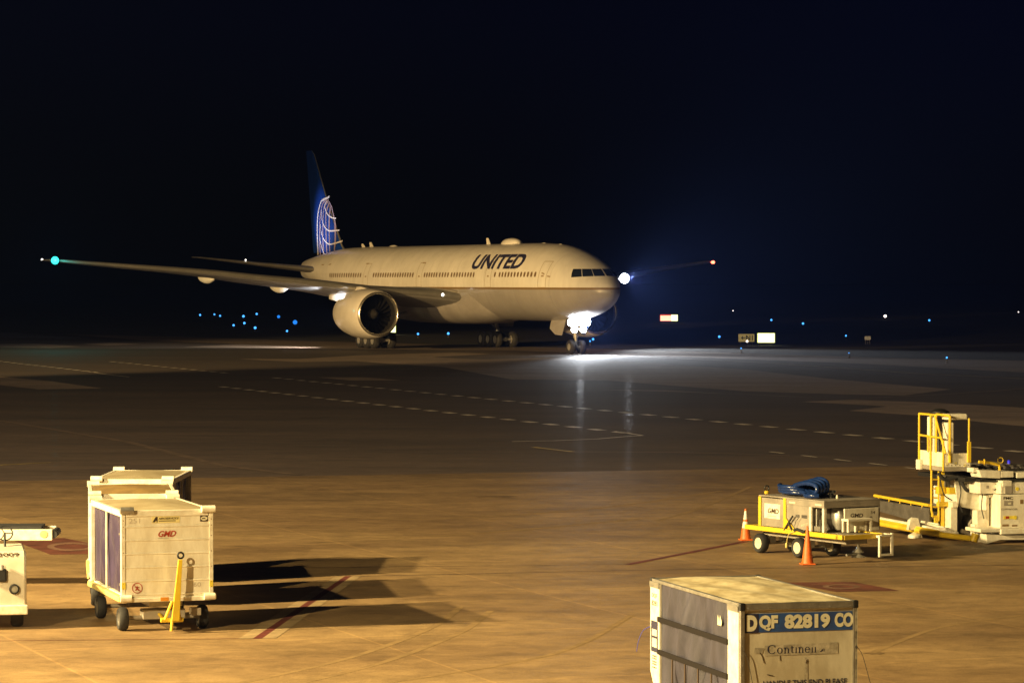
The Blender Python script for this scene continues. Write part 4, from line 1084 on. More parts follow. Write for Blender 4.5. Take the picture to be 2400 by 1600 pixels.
mb.prism([(EX0 - .031, ymid - .03, .575), (EX0 - .031, ymid - .38, .575), (EX0 - .031, ymid - .03, .80)], (-.012, 0, 0))
mb.build('housing_post', M['yellow'], gp, bevel=.006)
mb = MB(); mb.span((EX0 - .02, ywp - .045, .575), (EX0 + .03, ywp + .035, EZ - .121)); mb.build('corner_post', M['white'], gp, bevel=.006); mb = MB(); mb.span((EX0 - .02, EY0 - .02, .575), (EX0 + .05, EY0 + .05, EZ - .121)); mb.build('corner_post', M['white'], gp, bevel=.006)
def longq(px):                                # bl, br, tr, tl on the long side
    return quad(*[GF.fx(u, v, EX0 - .006) for u, v in px])
mb = MB(); q = [GF.fx(u, v, EX0 - .003) for u, v in ((1791.7, 1212.5), (1828, 1216.5), (1829, 1182), (1792, 1178))]; mb.prism(q, (-.003, 0, 0)); mb.build('operator_plate', M['white'], gp)
letters('operator_lettering', 'GMD', gp, M['brownletter'], quad(*[GF.fx(u, v, EX0 - .009) for u, v in ((1799, 1201), (1825, 1204.5), (1825, 1192.5), (1800, 1189.5))]), .12, .028)
mb = MB(); a_ = [GF.fx(u, v, EX0 - .008) for u, v in ((1798.5, 1209), (1819, 1210.5), (1819, 1209.3), (1798.5, 1207.8))]; mb.poly(a_); mb.build('operator_lettering', M['grey'], gp, recalc=False)
for px in (((1865, 1211.5), (1874, 1212), (1874, 1206), (1865, 1205)), ((1879, 1213), (1892, 1215), (1892, 1207), (1879, 1206))):
    MB().prism([GF.fx(u, v, EX0 - .001) for u, v in px], (-.006, 0, 0)).build('data_plate', M['greydark'], gp)
letters('chalk_lettering', 'LOTE', gp, M['letter_cream'], quad(*[GF.fx(u, v, EX0 - .004) for u, v in ((1877, 1233), (1893, 1230), (1894, 1225), (1878, 1228))]), .3)
for u in (1857, 1918): 
    p = GF.fx(u, 1177 if u < 1900 else 1182.5, EX0 - .013); MB().box((p.x - .003, p.y, p.z), (.006, .22, .03)).build('marker_lamp', M['letter_cream'], gp)
# dark cables in front of the housing
mb = MB()
for pts in ([(1838, 1242), (1848, 1224), (1858, 1209)], [(1848, 1224), (1853, 1236), (1857, 1243)], [(1862, 1232), (1866, 1220), (1872, 1212)]):
    mb.tube([GF.fx(u, v, EX0 - .07) for u, v in pts], .02 if pts[0][0] < 1860 else .006, 8)
mb.tube([GF.fx(u, v, EX0 - .08) for u, v in ((1862, 1242), (1868, 1240), (1876, 1243), (1882, 1246), (1888, 1245))], .035, 8)
mb.build('cable', M['rubber'], gp, 50)
mb = MB(); mb.tube(smooth_path([GF.fx(u, v, -.03) for u, v in ((1862, 1245), (1850, 1250), (1845, 1262), (1844, 1274), (1843, 1282))]), .008, 6); p = GF.fx(1843, 1277, -.03); mb.lathe([(.02, -.05), (.025, 0), (.015, .05)], p, (0, 0, 1), 10); mb.build('plug_lead', M['yellow_pale'], gp, 50)
# machinery seen in the open bay
mb = MB(); mb.lathe([(.16, 0), (.18, .1), (.18, .42), (.12, .5)], (.66, EY0 + .25, .60), (0, 0, 1), 18, 0); mb.tube([(.62, EY0 + .2, .80), (.62, EY0 + .2, 1.02), (.78, EY0 + .25, 1.04)], .055, 12, 0); mb.span((.2, EY0 + .3, .58), (.98, ywp - .1, .82), 1); mb.tube([(.3, EY0 + .15, .6), (.35, EY0 + .5, .95), (.8, EY0 + .6, .98)], .035, 8, 1); mb.lathe([(.11, 0), (.11, .08)], (.86, EY0 + .14, .94), (0, -1, 0), 18, 0); mb.tube([(.14, EY0 + .35, .58), (.14, EY0 + .35, 1.03)], .014, 8, 0); mb.span((.12, EY0 + .2, .58), (.3, EY0 + .42, .68), 0)
mb.build('engine', [M['alu'], M['greydark']], gp, 40)
# front control panel
px0, px1 = GF.fy(1979, 1200, EY0 - .05).x, GF.fy(2059, 1200, EY0 - .05).x
mb = MB(); mb.span((px0, EY0 - .06, .575), (px1, EY0 - .012, 1.045)); mb.build('control_panel', M['white2'], gp, bevel=.01)
def fq(u0, u1, v0, v1, d): return quad(*[GF.fy(u, v, EY0 - .06 - d) for u, v in ((u0, v1), (u1, v1), (u1, v0), (u0, v0))])
letters('operator_lettering', 'GMD', gp, M['brownletter'], fq(1993.5, 2023, 1202.5, 1211.8, .004), .12, .03)
letters('fleet_number', '34', gp, M['brownletter'], fq(2040.5, 2051, 1196.5, 1203.5, .004))
p = GF.fy(2041, 1212, EY0 - .062); MB().lathe([(.03, 0), (.03, .008)], p, (0, -1, 0), 14).build('gauge', M['grey'], gp)
mb = MB(); a, b = GF.fy(1988, 1230, EY0 - .3), GF.fy(2045, 1230, EY0 - .3)
xa, xb = a.x, b.x; yb = EY0 - .30; zt = .80
for x in (xa, xb - .05):
    for y in (yb, EY0 - .13): mb.span((x, y, .575), (x + .05, y + .05, zt))
mb.span((xa, yb, zt), (xb, EY0 - .065, zt + .05)); mb.span((xa + .06, EY0 - .10, .575), (xb - .06, EY0 - .065, zt)); mb.span((xa + .22, yb + .05, .575), (xa + .27, yb + .1, zt - .1))
mb.build('step_box', M['white'], gp, bevel=.008)
# wheels, tow stand, hitch
w = wheel_small(.205, .17)
w = w.build('wheel', [M['rubber'], M['rim']], None, 40); fst = True
wl_ = GF.fx(1776, 1276, .02); wf_ = GF.fx(1867, 1291, .02)
for y in (wl_.y, wf_.y):
    for x in (.10, DW - .10): place_wheel(w, gp, (x, y, .205), fst); fst = False
mb = MB()
mb.build('x', M['alu'], gp) if False else mb.b.free()
for y in (wl_.y, wf_.y):
    mb = MB(); mb.tube([(.12, y, .205), (DW - .12, y, .205)], .035); mb.span((.25, y - .12, .2), (.4, y + .12, .36)); mb.span((DW - .4, y - .12, .2), (DW - .25, y + .12, .36)); mb.build('axle', M['alu'], gp, 40)
mb = MB(); mb.lathe([(.03, .36), (.03, .30), (.12, .20), (.05, .16), (.17, .10), (.03, .09)], (.50, .12, 0), (0, 0, 1), 16); mb.tube([(.15, .05, .16), (.5, .12, .16)], .025); mb.build('hitch', M['alu'], gp, 40)
mb = MB(); sx0, sx1 = GF.fy(2060, 1270, -.12).x, GF.fy(2093, 1270, -.12).x
mb.span((sx0, -.14, .10), (sx0 + .05, -.09, .545)); mb.span((sx1 - .05, -.14, .12), (sx1, -.09, .58)); mb.span((sx0 + .05, -.14, .12), (sx1 - .05, -.09, .165)); mb.span((sx0 + .05, -.14, .515), (sx1 - .05, -.09, .555)); mb.span((sx1 - .05, -.09, .51), (sx1, .35, .56)); mb.span((sx0, -.09, .49), (sx0 + .05, -.02, .54)); mb.span((DW + .01, .30, .50), (sx1 - .05, .35, .55))
mb.build('tow_stand', M['white'], gp, bevel=.006)
b_ = GF.fx(1797, 1162, .35)
mb = MB(); mb.lathe([(.05, 0), (.055, .05), (.03, .07)], (.35, b_.y, EZ + .03), (0, 0, 1), 14, 1); mb.torus((.35, b_.y, EZ + .15), (.3, 1, 0), .05, .015, 20, 8, 0); mb.build('lifting_eye', [M['black'], M['yellow']], gp, 50)
mb = MB(); p = GF.fx(1948, 1172, .7); mb.tube([(.7, p.y, EZ + .03), (.7, p.y, EZ + .13)], .05, 12); mb.tube([(.7, p.y, EZ + .13), (.72, p.y - .1, EZ + .17), (.72, p.y + .1, EZ + .16)], .03, 8); mb.build('exhaust_stack', M['black'], gp, 50)
p = GF.fx(1962, 1168, .7); MB().lathe([(.02, 0), (.03, .04), (.01, .08)], (.7, p.y, EZ + .03), (0, 0, 1), 10).build('indicator', M['letter_cream'], gp, 50)

hc = GF.fx(1890, 1170, .45)
hs = thing('hose_coil', (*(GF.o + GF.ex * .45 + GF.ey * hc.y).to_2d(), EZ + .03), 31, 'blue coiled hose heaped on the grey machine housing', 'hose')
mb = MB(); pts = []; rh = random.Random(5)
for k in range(4):                            # tall hump of standing loops
    for j in range(24):
        a = 2 * math.pi * j / 24; t = j / 24
        y = -.12 + (.40 - .03 * k) * math.cos(a); z = .07 + (.115 + .012 * k) * (1 + math.sin(a) * (1 - .35 * math.cos(a))) * 1.0
        pts.append((-.16 + .11 * (k + t) + .015 * math.sin(3 * a), y, z))
mb.tube(pts, .050, 10)
mb.build('hose', M['hose'], hs, 60)
mb = MB(); pts = []
for k in range(3):                            # lower loops spreading to the back
    for j in range(24):
        a = 2 * math.pi * j / 24; t = j / 24
        pts.append((.02 + .22 * math.sin(a) - .03 * k, .46 + (.40 - .04 * k) * math.cos(a), .05 + .055 * (k + t)))
mb.tube(pts, .045, 10); mb.build('hose', M['hose'], hs, 60)
mb = MB(); mb.tube(smooth_path([(-.1, -.1, .06), (-.22, -.3, .05), (-.2, -.48, .06), (-.1, -.56, .06)]), [.05] * 19, 10); mb.build('hose_end', M['hose'], hs, 60)

# ------------------------------------------------------------------ traffic cones
def cone(p, h, rb, label, bands):
    c = thing('traffic_cone', (p.x, p.y, 0), 10, label, 'traffic cone', 'orange traffic cones around the power cart')
    n = 14; prof = [(rb * 1.02, .025)] + [(rb * (1 - .84 * (i / n) ** .98), .04 + (h - .04) * i / n) for i in range(n + 1)] + [(rb * .1, h - .005)]
    mis = []
    for i in range(len(prof) - 1):
        t = (prof[i][1] + prof[i + 1][1]) / 2 / h
        mis.append(1 if any(a < t < b for a, b in bands) else 0)
    MB().lathe(prof, (0, 0, 0), (0, 0, 1), 28, mis=mis).build('cone_body', [M['orange'], M['cone_band']], c, 40)
    MB().box((0, 0, .0135), (rb * 2.35, rb * 2.35, .027)).build('cone_base', M['orange'], c, bevel=.01)
cone(at_z(1892.5, 1322), .775, .118, 'plain orange traffic cone in front of the power cart wheels', [])
cone(at_z(1747.5, 1265), .69, .115, 'orange traffic cone with white bands behind the power cart corner', [(.42, .60), (.68, .90)])

# ------------------------------------------------------------------ container loader at the right edge
LF = Frame(9.47, 70.0, 18)
ld = thing('container_loader', (9.47, 70.0, 0), 18, 'white and yellow container loader with raised operator platform and ladder', 'container loader')
def lp(u, v, y): return LF.fy(u, v, y)
def lbox(mb, u0, u1, v0, v1, y0, y1, mi=0):    # box whose near face fills the photo rectangle
    a, b = lp(u0, v1, y0), lp(u1, v0, y0)
    mb.span((a.x, y0, a.z), (b.x, y1, b.z), mi)
# operator platform
mb = MB()
pw = lp(2275, 1090, 0).x
zf0, zf1, zft = lp(2240, 1104, 0).z, lp(2240, 1094, 0).z, lp(2240, 1062, 0).z
mb.span((0, 0, zf0), (pw, 1.3, zf1)); mb.build('platform', M['grey'], ld, bevel=.01)
mb = MB(); mb.span((.0, 0.0, zf1), (pw, .03, zft)); mb.span((0, .03, zf1), (.03, 1.27, zft + .02)); mb.span((.03, 1.24, zf1), (pw, 1.27, zft)); mb.span((-.07, 1.1, zf0 - .02), (0, 1.32, zf0 + .2)); mb.build('toe_panel', M['white2'], ld, bevel=.01)
zrt = lp(2226, 974, 0).z; zrm = lp(2226, 1033, 0).z
mb = MB(); t = .026
for y in (1.25, .66, .02): mb.tube([(-.02, y, zf0), (-.02, y, zrt if y > .1 else zrm + .02)], t, 8)
mb.tube([(-.02, 1.25, zrt), (-.02, .45, zrt), (-.02, -.10, zft)], t, 8); mb.tube([(-.02, 1.25, zrm + .08), (-.02, .12, zrm + .06)], t * .9, 8); mb.tube([(-.02, .80, zft), (-.02, .80, zrm + .05)], t * .8, 8)
mb.tube([(.12, -.02, zft - .2), (.12, -.02, zrt)], t * 1.25, 8); mb.tube([(.12, -.02, zrt), (.0, .42, zrt + .02)], t, 8); mb.tube([(.0, .42, zft), (.0, .42, zrt + .02)], t, 8)
mb.tube([(pw - .05, -.02, zft - .2), (pw - .05, -.02, zrt - .06)], t * .9, 8); mb.span((pw - .085, -.05, zft - .2), (pw - .015, .01, zrm - .02))
mb.tube([(.3, 1.25, zf1), (.3, 1.25, zrt), (-.02, 1.25, zrt)], t, 8)
mb.build('guard_rail', M['yellow'], ld, 40)
mb = MB(); mb.span((.16, .22, zf1), (.34, .5, zrt - .16)); mb.span((.15, .15, zrt - .10), (pw + .0, .5, zrt + .03)); mb.span((-.0 + .02, .62, zf1), (.10, .95, zrt - .05)); mb.build('control_console', M['white2'], ld, bevel=.03)
mb = MB(); mb.lathe([(.22, 0), (.2, .05), (.1, .1), (.02, .11)], (.22, .7, zrt + .02), (0, 0, 1), 18); mb.tube([(.02, .5, zrt + .02), (.45, .6, zrt)], .03); mb.build('work_lamp_cover', M['black'], ld, 40)
mb = MB(); mb.tube([(.06, .4, zft), (.06, .45, zrt - .2)], .045); mb.span((.35, .3, zf1), (.37, .5, zrt - .2)); mb.tube([(.12, .9, zft - .2), (.1, .9, zft + .05)], .04); mb.build('seat', M['black'], ld, 40)
# ladder under the platform
mb = MB(); yl = .55
zl0, zl1 = .40, zf0
xl0, xl1 = lp(2183, 1150, yl).x, lp(2200, 1150, yl).x
mb.tube([(xl0, yl, zl1), (xl0, yl, zl0 + .25), (xl0 + .04, yl, zl0 + .1)], .024, 8); mb.tube([(xl1, yl, zl1), (xl1, yl, zl0)], .024, 8)
for k in range(5): z = zl0 + .12 + (zl1 - zl0 - .12) * k / 5; mb.tube([(xl0, yl, z), (xl1, yl, z - .01)], .018, 8)
x2 = lp(2209, 1180, yl).x; mb.span((x2 - .035, yl - .03, .22), (x2 + .035, yl + .04, zl1)); mb.span((xl1 - .06, yl - .02, .22), (x2 - .036, yl + .03, .28)); mb.span((xl1 - .1, yl - .02, .28), (xl1 - .02, yl + .03, zl0 + .1))
mb.build('ladder', M['yellow'], ld, 40)
mb = MB(); lbox(mb, 2200, 2217, 1140, 1158, .42, .6); lbox(mb, 2200, 2252, 1175, 1187, .40, .52); lbox(mb, 2224, 2240, 1142, 1158, .3, .5); mb.build('ladder_bracket', M['yellow'], ld, bevel=.01)
# main lift frame
mb = MB()
mb.prism([lp(u, v, .28) for u, v in ((2238, 1124), (2296, 1131), (2310, 1160), (2310, 1195), (2290, 1195), (2251, 1187), (2243, 1179))], (0, .06, 0))
lbox(mb, 2228, 2244, 1188, 1253, .25, .55); lbox(mb, 2290, 2312, 1195, 1274, -.35, -.1); lbox(mb, 2284, 2292, 1228, 1268, -.33, -.12)
lbox(mb, 2232, 2246, 1176, 1189, .2, .5); mb.build('lift_frame', M['white'], ld, bevel=.012)
mb = MB(); lbox(mb, 2247, 2292, 1185, 1256, .7, 1.2); mb.build('engine_bay', M['black'], ld)
mb = MB(); mb.tube(smooth_path([lp(u, v, .35) for u, v in ((2282, 1255), (2276, 1240), (2272, 1228), (2280, 1218), (2286, 1222), (2285, 1232))]), .04, 10); mb.tube([lp(u, v, .4) for u, v in ((2252, 1243), (2262, 1246), (2272, 1252))], .05, 10); mb.build('hydraulic_hose', M['grey'], ld, 50)
# main body with the maker's plate
mb = MB(); y0 = -.75
c0 = lp(2344, 1200, y0); zt_, zb_ = lp(2344, 1159, y0).z, lp(2344, 1238, y0).z
mb.span((c0.x, y0, zb_), (c0.x + 2.2, y0 + .7, zt_)); mb.span((c0.x + .0, y0 + .7, zb_), (c0.x + 2.2, 2.6, zt_ + .0))
mb.build('body', M['white2'], ld, bevel=.015)
mb = MB(); lbox(mb, 2312, 2318, 1160, 1238, -.35, 0); lbox(mb, 2324, 2344, 1197, 1238, -.36, 0); lbox(mb, 2318, 2344, 1158, 1165, -.36, 0); lbox(mb, 2338, 2344, 1165, 1197, -.36, 0); lbox(mb, 2318, 2324, 1232, 1238, -.36, 0); mb.build('side_cabinet', M['white'], ld, bevel=.006)
mb = MB(); lbox(mb, 2317, 2340, 1163, 1235, -.2, -.18); mb.build('cabinet_opening', M['black'], ld)
mb = MB()
for u, v in ((2326, 1172), (2333, 1176), (2330, 1184), (2322, 1181), (2335, 1187), (2324, 1190)): mb.lathe([(.02, -.03), (.04, 0), (.02, .03)], lp(u, v, -.26), (random.uniform(-1, 1), -1, random.uniform(-1, 1)), 10)
mb.tube(smooth_path([lp(u, v, -.25) for u, v in ((2320, 1168), (2328, 1178), (2324, 1188), (2334, 1194))]), .018, 8); mb.build('valves', M['alu'], ld, 50)
mb = MB(); lbox(mb, 2298, 2352, 1238, 1248, -.95, -.2); 
mb.span((lp(2346, 1250, -.98).x, -.98, lp(2346, 1252, -.98).z), (lp(2346, 1250, -.98).x + 2.3, -.3, lp(2346, 1240, -.98).z)); mb.build('skirt', M['white'], ld, bevel=.015)
mb = MB(); yk = -.9
mb.prism([lp(u, v, yk) for u, v in ((2311, 1250), (2313, 1274), (2345, 1265), (2440, 1264), (2440, 1254), (2350, 1253.5))], (0, .3, 0)); mb.build('side_beam', M['white2'], ld, bevel=.015)
# top: boxes, deck and rollers
mb = MB(); lbox(mb, 2297, 2345, 1129, 1157, -.45, .2); lbox(mb, 2346, 2420, 1130, 1157, -.7, .2); lbox(mb, 2350, 2372, 1126, 1140, -.72, -.4); mb.build('upper_housing', M['white'], ld, bevel=.012)
mb = MB(); lbox(mb, 2312, 2318, 1137, 1144, -.452, -.44); lbox(mb, 2356, 2372, 1138, 1156, -.722, -.70); mb.build('data_plate', M['grey'], ld)
mb = MB(); mb.tube(smooth_path([lp(u, v, -.47) for u, v in ((2334, 1133), (2338, 1138), (2336, 1144), (2330, 1148))]), .014, 8); mb.build('grab_handle', M['greydark'], ld, 40)
MB().lathe([(.042, 0), (.042, .005)], lp(2384, 1145, -.701), (0, -1, 0), 20).build('warning_disc', M['sticker_y'], ld)
mb = MB(); lbox(mb, 2262, 2420, 1116, 1129, -.2, 2.2); lbox(mb, 2297, 2420, 1121, 1130, -.4, .2); mb.build('roller_bed', M['black'], ld)
mb = MB(); mb.prism([lp(u, v, -.42) for u, v in ((2294, 1101), (2312, 1102), (2345, 1103), (2345, 1121), (2300, 1119))], (0, .5, 0)); lbox(mb, 2346, 2376, 1104, 1119, -.42, .1); lbox(mb, 2383, 2420, 1106, 1120, -.42, .1); lbox(mb, 2281, 2294, 1096, 1107, -.3, .1); mb.build('deck_edge', M['white2'], ld, bevel=.012)
mb = MB(); zd = lp(2350, 1100, .6).z
mb.span((lp(2280, 1100, .6).x, .3, zd - .06), (lp(2440, 1100, .6).x + .5, 2.6, zd))
for k in range(7): x = lp(2290, 1100, .6).x + .22 * k; mb.tube([(x, .3, zd + .03), (x, 2.5, zd + .03)], .035, 8)
mb.build('deck', M['greydark'], ld, 40)
mb = MB(); mb.tube([lp(u, v, -.2) for u, v in ((2294, 1082), (2318, 1084), (2342, 1089), (2343, 1101))], .035, 8); mb.torus(lp(2307, 1082, -.2), (1, -.3, 0), .055, .014, 18, 6); mb.build('deck_rail', M['yellow'], ld, 40); MB().torus(lp(2345, 1078, .3), (.3, 1, 0), .06, .01, 18, 6).build('lifting_ring', M['yellow'], ld, 40)
MB().lathe([(.03, 0), (.03, .06), (.01, .08)], lp(2364, 1086, .6), (0, 0, 1), 10).build('blue_beacon', glow('blue_beacon', (.05, .05, 1), .6), ld, 50)
mb = MB()
mb.tube(smooth_path([lp(u, v, .1) for u, v in ((2250, 1118), (2258, 1138), (2266, 1148), (2275, 1149), (2284, 1144), (2291, 1128), (2296, 1118))]), .04, 10)
mb.tube(smooth_path([lp(u, v, .2) for u, v in ((2200, 1108), (2212, 1122), (2235, 1120), (2250, 1117), (2270, 1120), (2300, 1122))]), .045, 10); mb.build('hydraulic_hose', M['rubber'], ld, 60)
mb = MB(); lbox(mb, 2215, 2250, 1112, 1124, .35, .8); lbox(mb, 2214, 2228, 1124, 1142, .5, .7); mb.build('swing_joint', M['greydark'], ld, bevel=.02)
# markings
def lq(u0, u1, v0, v1, y): return quad(*[lp(u, v, y) for u, v in ((u0, v1), (u1, v1), (u1, v0), (u0, v0))])
letters('maker_lettering', 'FMC', ld, M['brownletter'], lq(2352, 2374, 1163.5, 1170, y0 - .004), 0, .03)
lbox_m = MB(); lbox(lbox_m, 2353, 2373, 1172.5, 1184.5, y0 - .006, y0 - .001); lbox_m.build('maker_plate', M['grey'], ld)
lbox_m = MB(); lbox(lbox_m, 2363, 2370, 1177, 1181.5, y0 - .009, y0 - .0065); lbox_m.build('plate_window', M['letter_cream'], ld)
letters('model_lettering', 'COMMANDER', ld, M['brownletter'], lq(2346.5, 2385, 1190.5, 1194.5, y0 - .004))
mb = MB(); lbox(mb, 2352, 2378, 1208, 1216, y0 - .005, y0 - .001, 0); lbox(mb, 2357, 2365, 1209, 1215, y0 - .008, y0 - .0055, 1); mb.lathe([(.045, 0), (.045, .003)], lp(2379, 1212, y0 - .006), (0, -1, 0), 18, 0); mb.build('warning_sticker', [M['sticker_y'], M['redletter']], ld)
for u, v, yy in ((2170, 1088, -.002), (2240, 1085, -.002), (2262, 1090, -.002)):
    p = lp(u, v, yy); MB().box((max(.06, min(pw - .06, p.x)), -.004, p.z), (.06, .006, .05)).build('label', M['sticker_pale'], ld)
mb = MB()
for k in range(6): mb.lathe([(.012, 0), (.010, .006)], (.06 + (pw - .12) * k / 5, -.001, zf1 + .04), (0, -1, 0), 8)
mb.build('bolt_row', M['greydark'], ld)
for pts, yy, rr in (([(2246, 1122), (2252, 1150), (2249, 1180), (2256, 1200)], .22, .014), ([(2205, 1110), (2206, 1135), (2214, 1160), (2232, 1172)], .30, .014), ([(2296, 1136), (2302, 1160), (2300, 1188), (2306, 1215)], -.38, .012), ([(2300, 1122), (2330, 1127), (2372, 1124), (2420, 1128)], -.48, .016)):
    MB().tube(smooth_path([lp(u, v, yy) for u, v in pts]), rr, 6).build('hydraulic_hose', M['rubber'], ld, 50)
for u0, u1, v0, v1, yy in ((2349, 2364, 1228, 1233, y0 - .005), (2372, 2384, 1229, 1233, y0 - .005), (2391, 2398, 1170, 1180, y0 - .005)):
    mb = MB(); lbox(mb, u0, u1, v0, v1, yy, yy + .004); mb.build('label', M['rivet'], ld)
# lowered front arms lying towards the back left
mb = MB(); zt = .27
pts = [LF.fz(u, v, zt) for u, v in ((2030, 1221), (2057, 1225), (2125, 1238), (2200, 1252), (2284, 1262))]
mb.tube(pts, .062, 12); mb.tube([pts[-1] + Vector((-.03, 0, -.06)), pts[-1] + Vector((.03, 0, .1))], .085, 12)
for k in range(3): mb.tube([pts[k] + Vector((0, 0, .075)), pts[k + 1] + Vector((0, 0, .075))], .018, 8)
mb.build('lift_arm', M['yellow'], ld, 40)
mb = MB(); pts = [LF.fz(u, v, .75) for u, v in ((2050, 1161), (2178, 1184))]
mb.tube([pts[0], pts[1]], .036, 8)
for k in range(5): q = pts[0].lerp(pts[1], .08 + .2 * k); mb.tube([q, q + Vector((0, .05, -.16))], .016, 6)
mb.build('bridge_rail', M['yellow'], ld, 40)
a, b = pts
mb = MB(); mb.prism([a + Vector((-.12, .25, -.08)), b + Vector((0, 0, -.06)), b + Vector((0, 0, -.45)), a + Vector((-.15, .25, -.28))], (.08, .03, 0)); mb.prism([a + Vector((-.1, .3, -.1)), b + Vector((0, .2, -.1)), b + Vector((1.6, .9, -.1)), a + Vector((1.5, 1.0, -.1))], (0, 0, -.06)); mb.build('bridge', M['greydark'], ld, bevel=.01)
mb = MB(); mb.prism([LF.fz(u, v, .14) for u, v in ((2040, 1218), (2190, 1216), (2230, 1228), (2225, 1246), (2110, 1238))], (0, 0, -.06)); mb.build('bridge_floor', M['grey'], ld, bevel=.01)
mb = MB(); q = [LF.fz(u, v, .34) for u, v in ((2057, 1214), (2122, 1226), (2215, 1244), (2243, 1249))]
mb.tube(q, .045, 8); q2 = [LF.fz(u, v, .40) for u, v in ((2170, 1226), (2230, 1241))]; mb.tube(q2, .03, 8); q3 = [LF.fz(u, v, .42) for u, v in ((2160, 1222), (2200, 1229))]; mb.tube(q3, .03, 8)
c = LF.fz(2140, 1232, .36); mb.prism([c + Vector((-.16, -.1, -.08)), c + Vector((-.12, -.1, .14)), c + Vector((-.04, -.1, .19)), c + Vector((.08, -.1, .18)), c + Vector((.15, -.1, -.08))], (0, .12, 0)); mb.lathe([(.16, 0), (.15, .07), (.03, .13)], c + Vector((.02, -.06, -.26)), (0, 0, 1), 18)
mb.build('arm_bracket', M['white'], ld, 40, bevel=.008)
w = wheel_small(.3, .25).build('wheel', [M['rubber'], M['rim']], None, 40); fst = True
for x, y in ((1.4, .3), (1.4, 2.2), (3.2, .3), (3.2, 2.2), (.9, .9)): place_wheel(w, ld, (x, y, .3), fst); fst = False
mb = MB(); mb.tube([lp(2301, 1262, -.25), Vector((lp(2301, 1262, -.25).x, -.25, .0))], .09, 14); mb.build('jack_leg', M['white'], ld, 40)

# ------------------------------------------------------------------ taxiway lights
def taxi_light(p, r, mat, label, group='blue taxiway edge lights'):
    t = thing('taxiway_light', (p.x, p.y, -.02), 0, label, 'taxiway light', group)
    MB().lathe([(.10, 0), (.09, .04), (.035, .06), (.03, max(.1, p.z - r * .9))], (0, 0, 0), (0, 0, 1), 10).build('stake', M['greydark'], t, 40)
    MB().lathe([(r * .45, -r * .9), (r * .85, -r * .5), (r, 0), (r * .85, r * .5), (r * .45, r * .9), (.005, r)], (0, 0, p.z + .02), (0, 0, 1), 12).build('lens', M[mat], t, 60)
BL = [(469, 738, 2.7, 'taxi_blue', 'blue taxiway light farthest out under the wing'), (502.6, 736.7, 2.4, 'taxi_blue', 'small blue taxiway light, upper one of a close pair left of the engine'), (515.8, 740, 2.6, 'taxi_blue', 'blue taxiway light, lower one of the close pair left of the engine'),
      (547.5, 762, 3.0, 'taxi_blue', 'low blue taxiway light at the left end of the nearer row under the wing'), (570.6, 741, 3.4, 'taxi_blue', 'blue taxiway light straight above another one under the white flap fairing'), (572.7, 757, 3.2, 'taxi_blue', 'pale blue taxiway light straight below another one under the wing'),
      (601.7, 735.6, 2.9, 'taxi_blue', 'blue taxiway light highest of all under the wing'), (598, 768, 3.6, 'taxi_blue', 'bright blue taxiway light in the nearer row, midway to the engine'), (653, 742, 4.2, 'taxi_deep', 'dim deep-blue taxiway light near the engine'),
      (691.5, 755, 6.2, 'taxi_deep', 'largest taxiway light, deep blue, left of the engine'), (672.7, 775.5, 2.9, 'taxi_blue', 'lowest blue taxiway light left of the engine'), (979.7, 782.4, 3.0, 'taxi_blue', 'blue taxiway light between the main gears, nearer the engine'),
      (1050.6, 781.4, 3.4, 'taxi_blue', 'blue taxiway light between the main gears, nearer the far bogie'), (1383, 799, 2.2, 'taxi_blue', 'small blue taxiway light beside the nose wheels, lower of two'), (1390, 794.7, 3.2, 'taxi_blue', 'blue taxiway light beside the nose wheels, upper of two'),
      (1685.8, 788.8, 3.2, 'taxi_blue', 'bright blue taxiway light left of the arrow sign'), (1737, 816, 1.8, 'taxi_blue', 'tiny blue taxiway light on the grass below the arrow sign'), (1807.8, 749.7, 2.7, 'taxi_blue', 'blue taxiway light above the glowing yellow sign'),
      (1882, 758, 3.0, 'taxi_blue', 'blue taxiway light up and right of the glowing yellow sign'), (1982.7, 786.5, 2.4, 'taxi_blue', 'blue taxiway light left of the small white marker board'), (1989.7, 827, 1.3, 'taxi_blue', 'faintest taxiway light below the small white marker board'),
      (2178, 750.5, 2.8, 'taxi_blue', 'blue taxiway light farthest right at the back'), (2219, 837.8, 2.6, 'taxi_blue', 'blue taxiway light nearest the pavement edge at the right')]
for u, v, rp, mt, lb in BL:
    p = at_z(u, v, .36); D = p.y
    taxi_light(p, rp * D / FPX * .85, mt, lb)
p = at_z(2074.6, 740.7, .5); taxi_light(p, 3.4 * p.y / FPX, 'taxi_white', 'warm white airfield light beyond the signs', None)
p = at_z(2387, 731, .5); taxi_light(p, 1.3 * p.y / FPX, 'taxi_white', 'tiny white airfield light at the far right', None)
p = at_z(1718, 728, .5); taxi_light(p, 1.1 * p.y / FPX, 'taxi_white', 'faint white airfield light above the arrow sign', None)
p = at_z(1740, 796.7, .36); taxi_light(Vector((p.x, 283.0, .36)), 2.6 * 283 / FPX, 'taxi_white', 'small white light standing in front of the arrow sign', None)

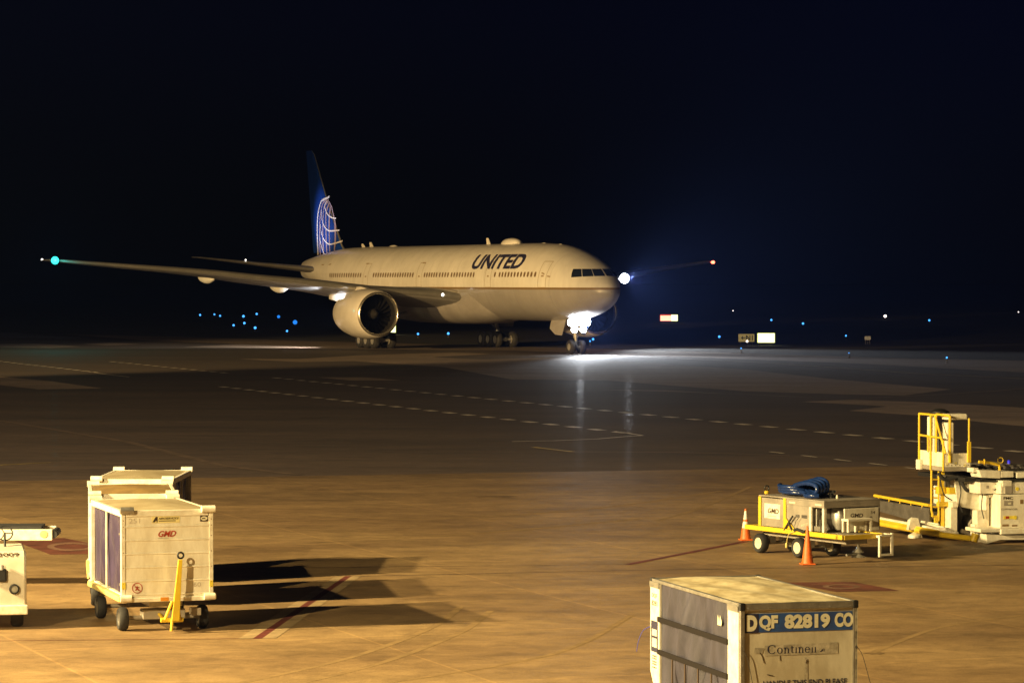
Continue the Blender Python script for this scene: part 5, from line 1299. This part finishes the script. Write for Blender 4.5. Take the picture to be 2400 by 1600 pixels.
# ------------------------------------------------------------------ airfield signs
def sign(name, u0, u1, v0, v1, vg, label, build):
    g = at_z((u0 + u1) / 2, vg); Y = g.y
    a, b = at_y(u0, v1, Y), at_y(u1, v0, Y)
    t = thing(name, (g.x, g.y, -.02), 0, label, 'airfield sign')
    hw = (b.x - a.x) / 2; z0, z1_ = a.z + .02, b.z + .02
    mb = MB()
    for e in (-.7, .7): mb.tube([(e * hw, .1, 0), (e * hw, .1, z0)], .05, 8)
    mb.build('sign_leg', M['greydark'], t)
    build(t, hw, z0, z1_)
def lit(t, hw, z0, z1_):
    MB().span((-hw, 0, z0), (hw, .25, z1_)).build('sign_case', M['sign_edge'], t, bevel=.02)
    MB().span((-hw + .04, -.012, z0 + .04), (hw - .04, -.001, z1_ - .04)).build('sign_face', M['sign_lit'], t)
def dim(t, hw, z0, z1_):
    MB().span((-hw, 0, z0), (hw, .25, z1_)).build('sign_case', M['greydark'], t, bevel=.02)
    MB().span((-hw + .03, -.012, z0 + .03), (hw - .03, -.001, z1_ - .03)).build('sign_face', M['sign_added_glow'], t)
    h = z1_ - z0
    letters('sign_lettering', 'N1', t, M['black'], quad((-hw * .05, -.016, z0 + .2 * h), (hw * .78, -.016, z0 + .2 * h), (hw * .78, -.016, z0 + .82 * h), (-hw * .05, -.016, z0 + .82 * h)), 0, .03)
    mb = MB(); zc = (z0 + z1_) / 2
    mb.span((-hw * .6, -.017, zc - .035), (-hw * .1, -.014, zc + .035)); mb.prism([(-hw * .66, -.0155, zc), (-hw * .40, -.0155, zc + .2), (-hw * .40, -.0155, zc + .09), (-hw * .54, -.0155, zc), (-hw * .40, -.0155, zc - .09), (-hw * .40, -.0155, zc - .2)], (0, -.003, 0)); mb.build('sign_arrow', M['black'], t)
def twin(t, hw, z0, z1_):
    MB().span((-hw, 0, z0), (hw * .25, .25, z1_)).build('sign_case', M['sign_red_edge'], t, bevel=.03); MB().span((hw * .25, 0, z0), (hw, .25, z1_)).build('sign_case', M['sign_edge'], t, bevel=.03)
    MB().span((-hw + .05, -.012, z0 + .05), (hw * .25, -.001, z1_ - .14)).build('sign_face', M['sign_red'], t); MB().span((hw * .25 + .01, -.012, z0 + .04), (hw - .04, -.001, z1_ - .05)).build('sign_face', M['sign_lit'], t)
def plate(t, hw, z0, z1_):
    MB().span((-hw, 0, z0), (hw, .06, z1_)).build('sign_plate', M['sign_plate'], t, bevel=.01)
    MB().tube([(0, .1, 0), (0, .1, z0 + .1)], .03, 8).build('sign_post', M['greydark'], t)
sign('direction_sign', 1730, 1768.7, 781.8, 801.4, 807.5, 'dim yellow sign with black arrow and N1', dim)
sign('location_sign', 1775, 1816.5, 780, 803.3, 807.8, 'glowing blank yellow sign right beside the arrow sign', lit)
sign('runway_sign', 1547, 1588.8, 737, 752.5, 756, 'distant glowing sign, red left half and yellow right half', twin)
sign('marker_board', 2026.5, 2041, 787.7, 796.3, 806, 'small plain white board on one post, right of the signs', plate)
sign('location_sign', 888, 928, 760, 779.5, 783, 'glowing yellow sign half hidden behind the engine', lit)

# ------------------------------------------------------------------ humid night air
hz = MB().span((-260, -25, -1.2), (300, 900, 34)).build('haze', M['black'])
hz['kind'] = 'stuff'
m, n, l, p = base('haze_air'); n.remove(p)
v = n.new('ShaderNodeVolumePrincipled'); v.inputs['Density'].default_value = .00016; v.inputs['Anisotropy'].default_value = .55
v.inputs['Color'].default_value = (.20, .33, 1, 1)
l.new(v.outputs[0], n['Material Output'].inputs['Volume'])
m.cycles.volume_sampling = 'EQUIANGULAR'
hz.data.materials.clear(); hz.data.materials.append(m)
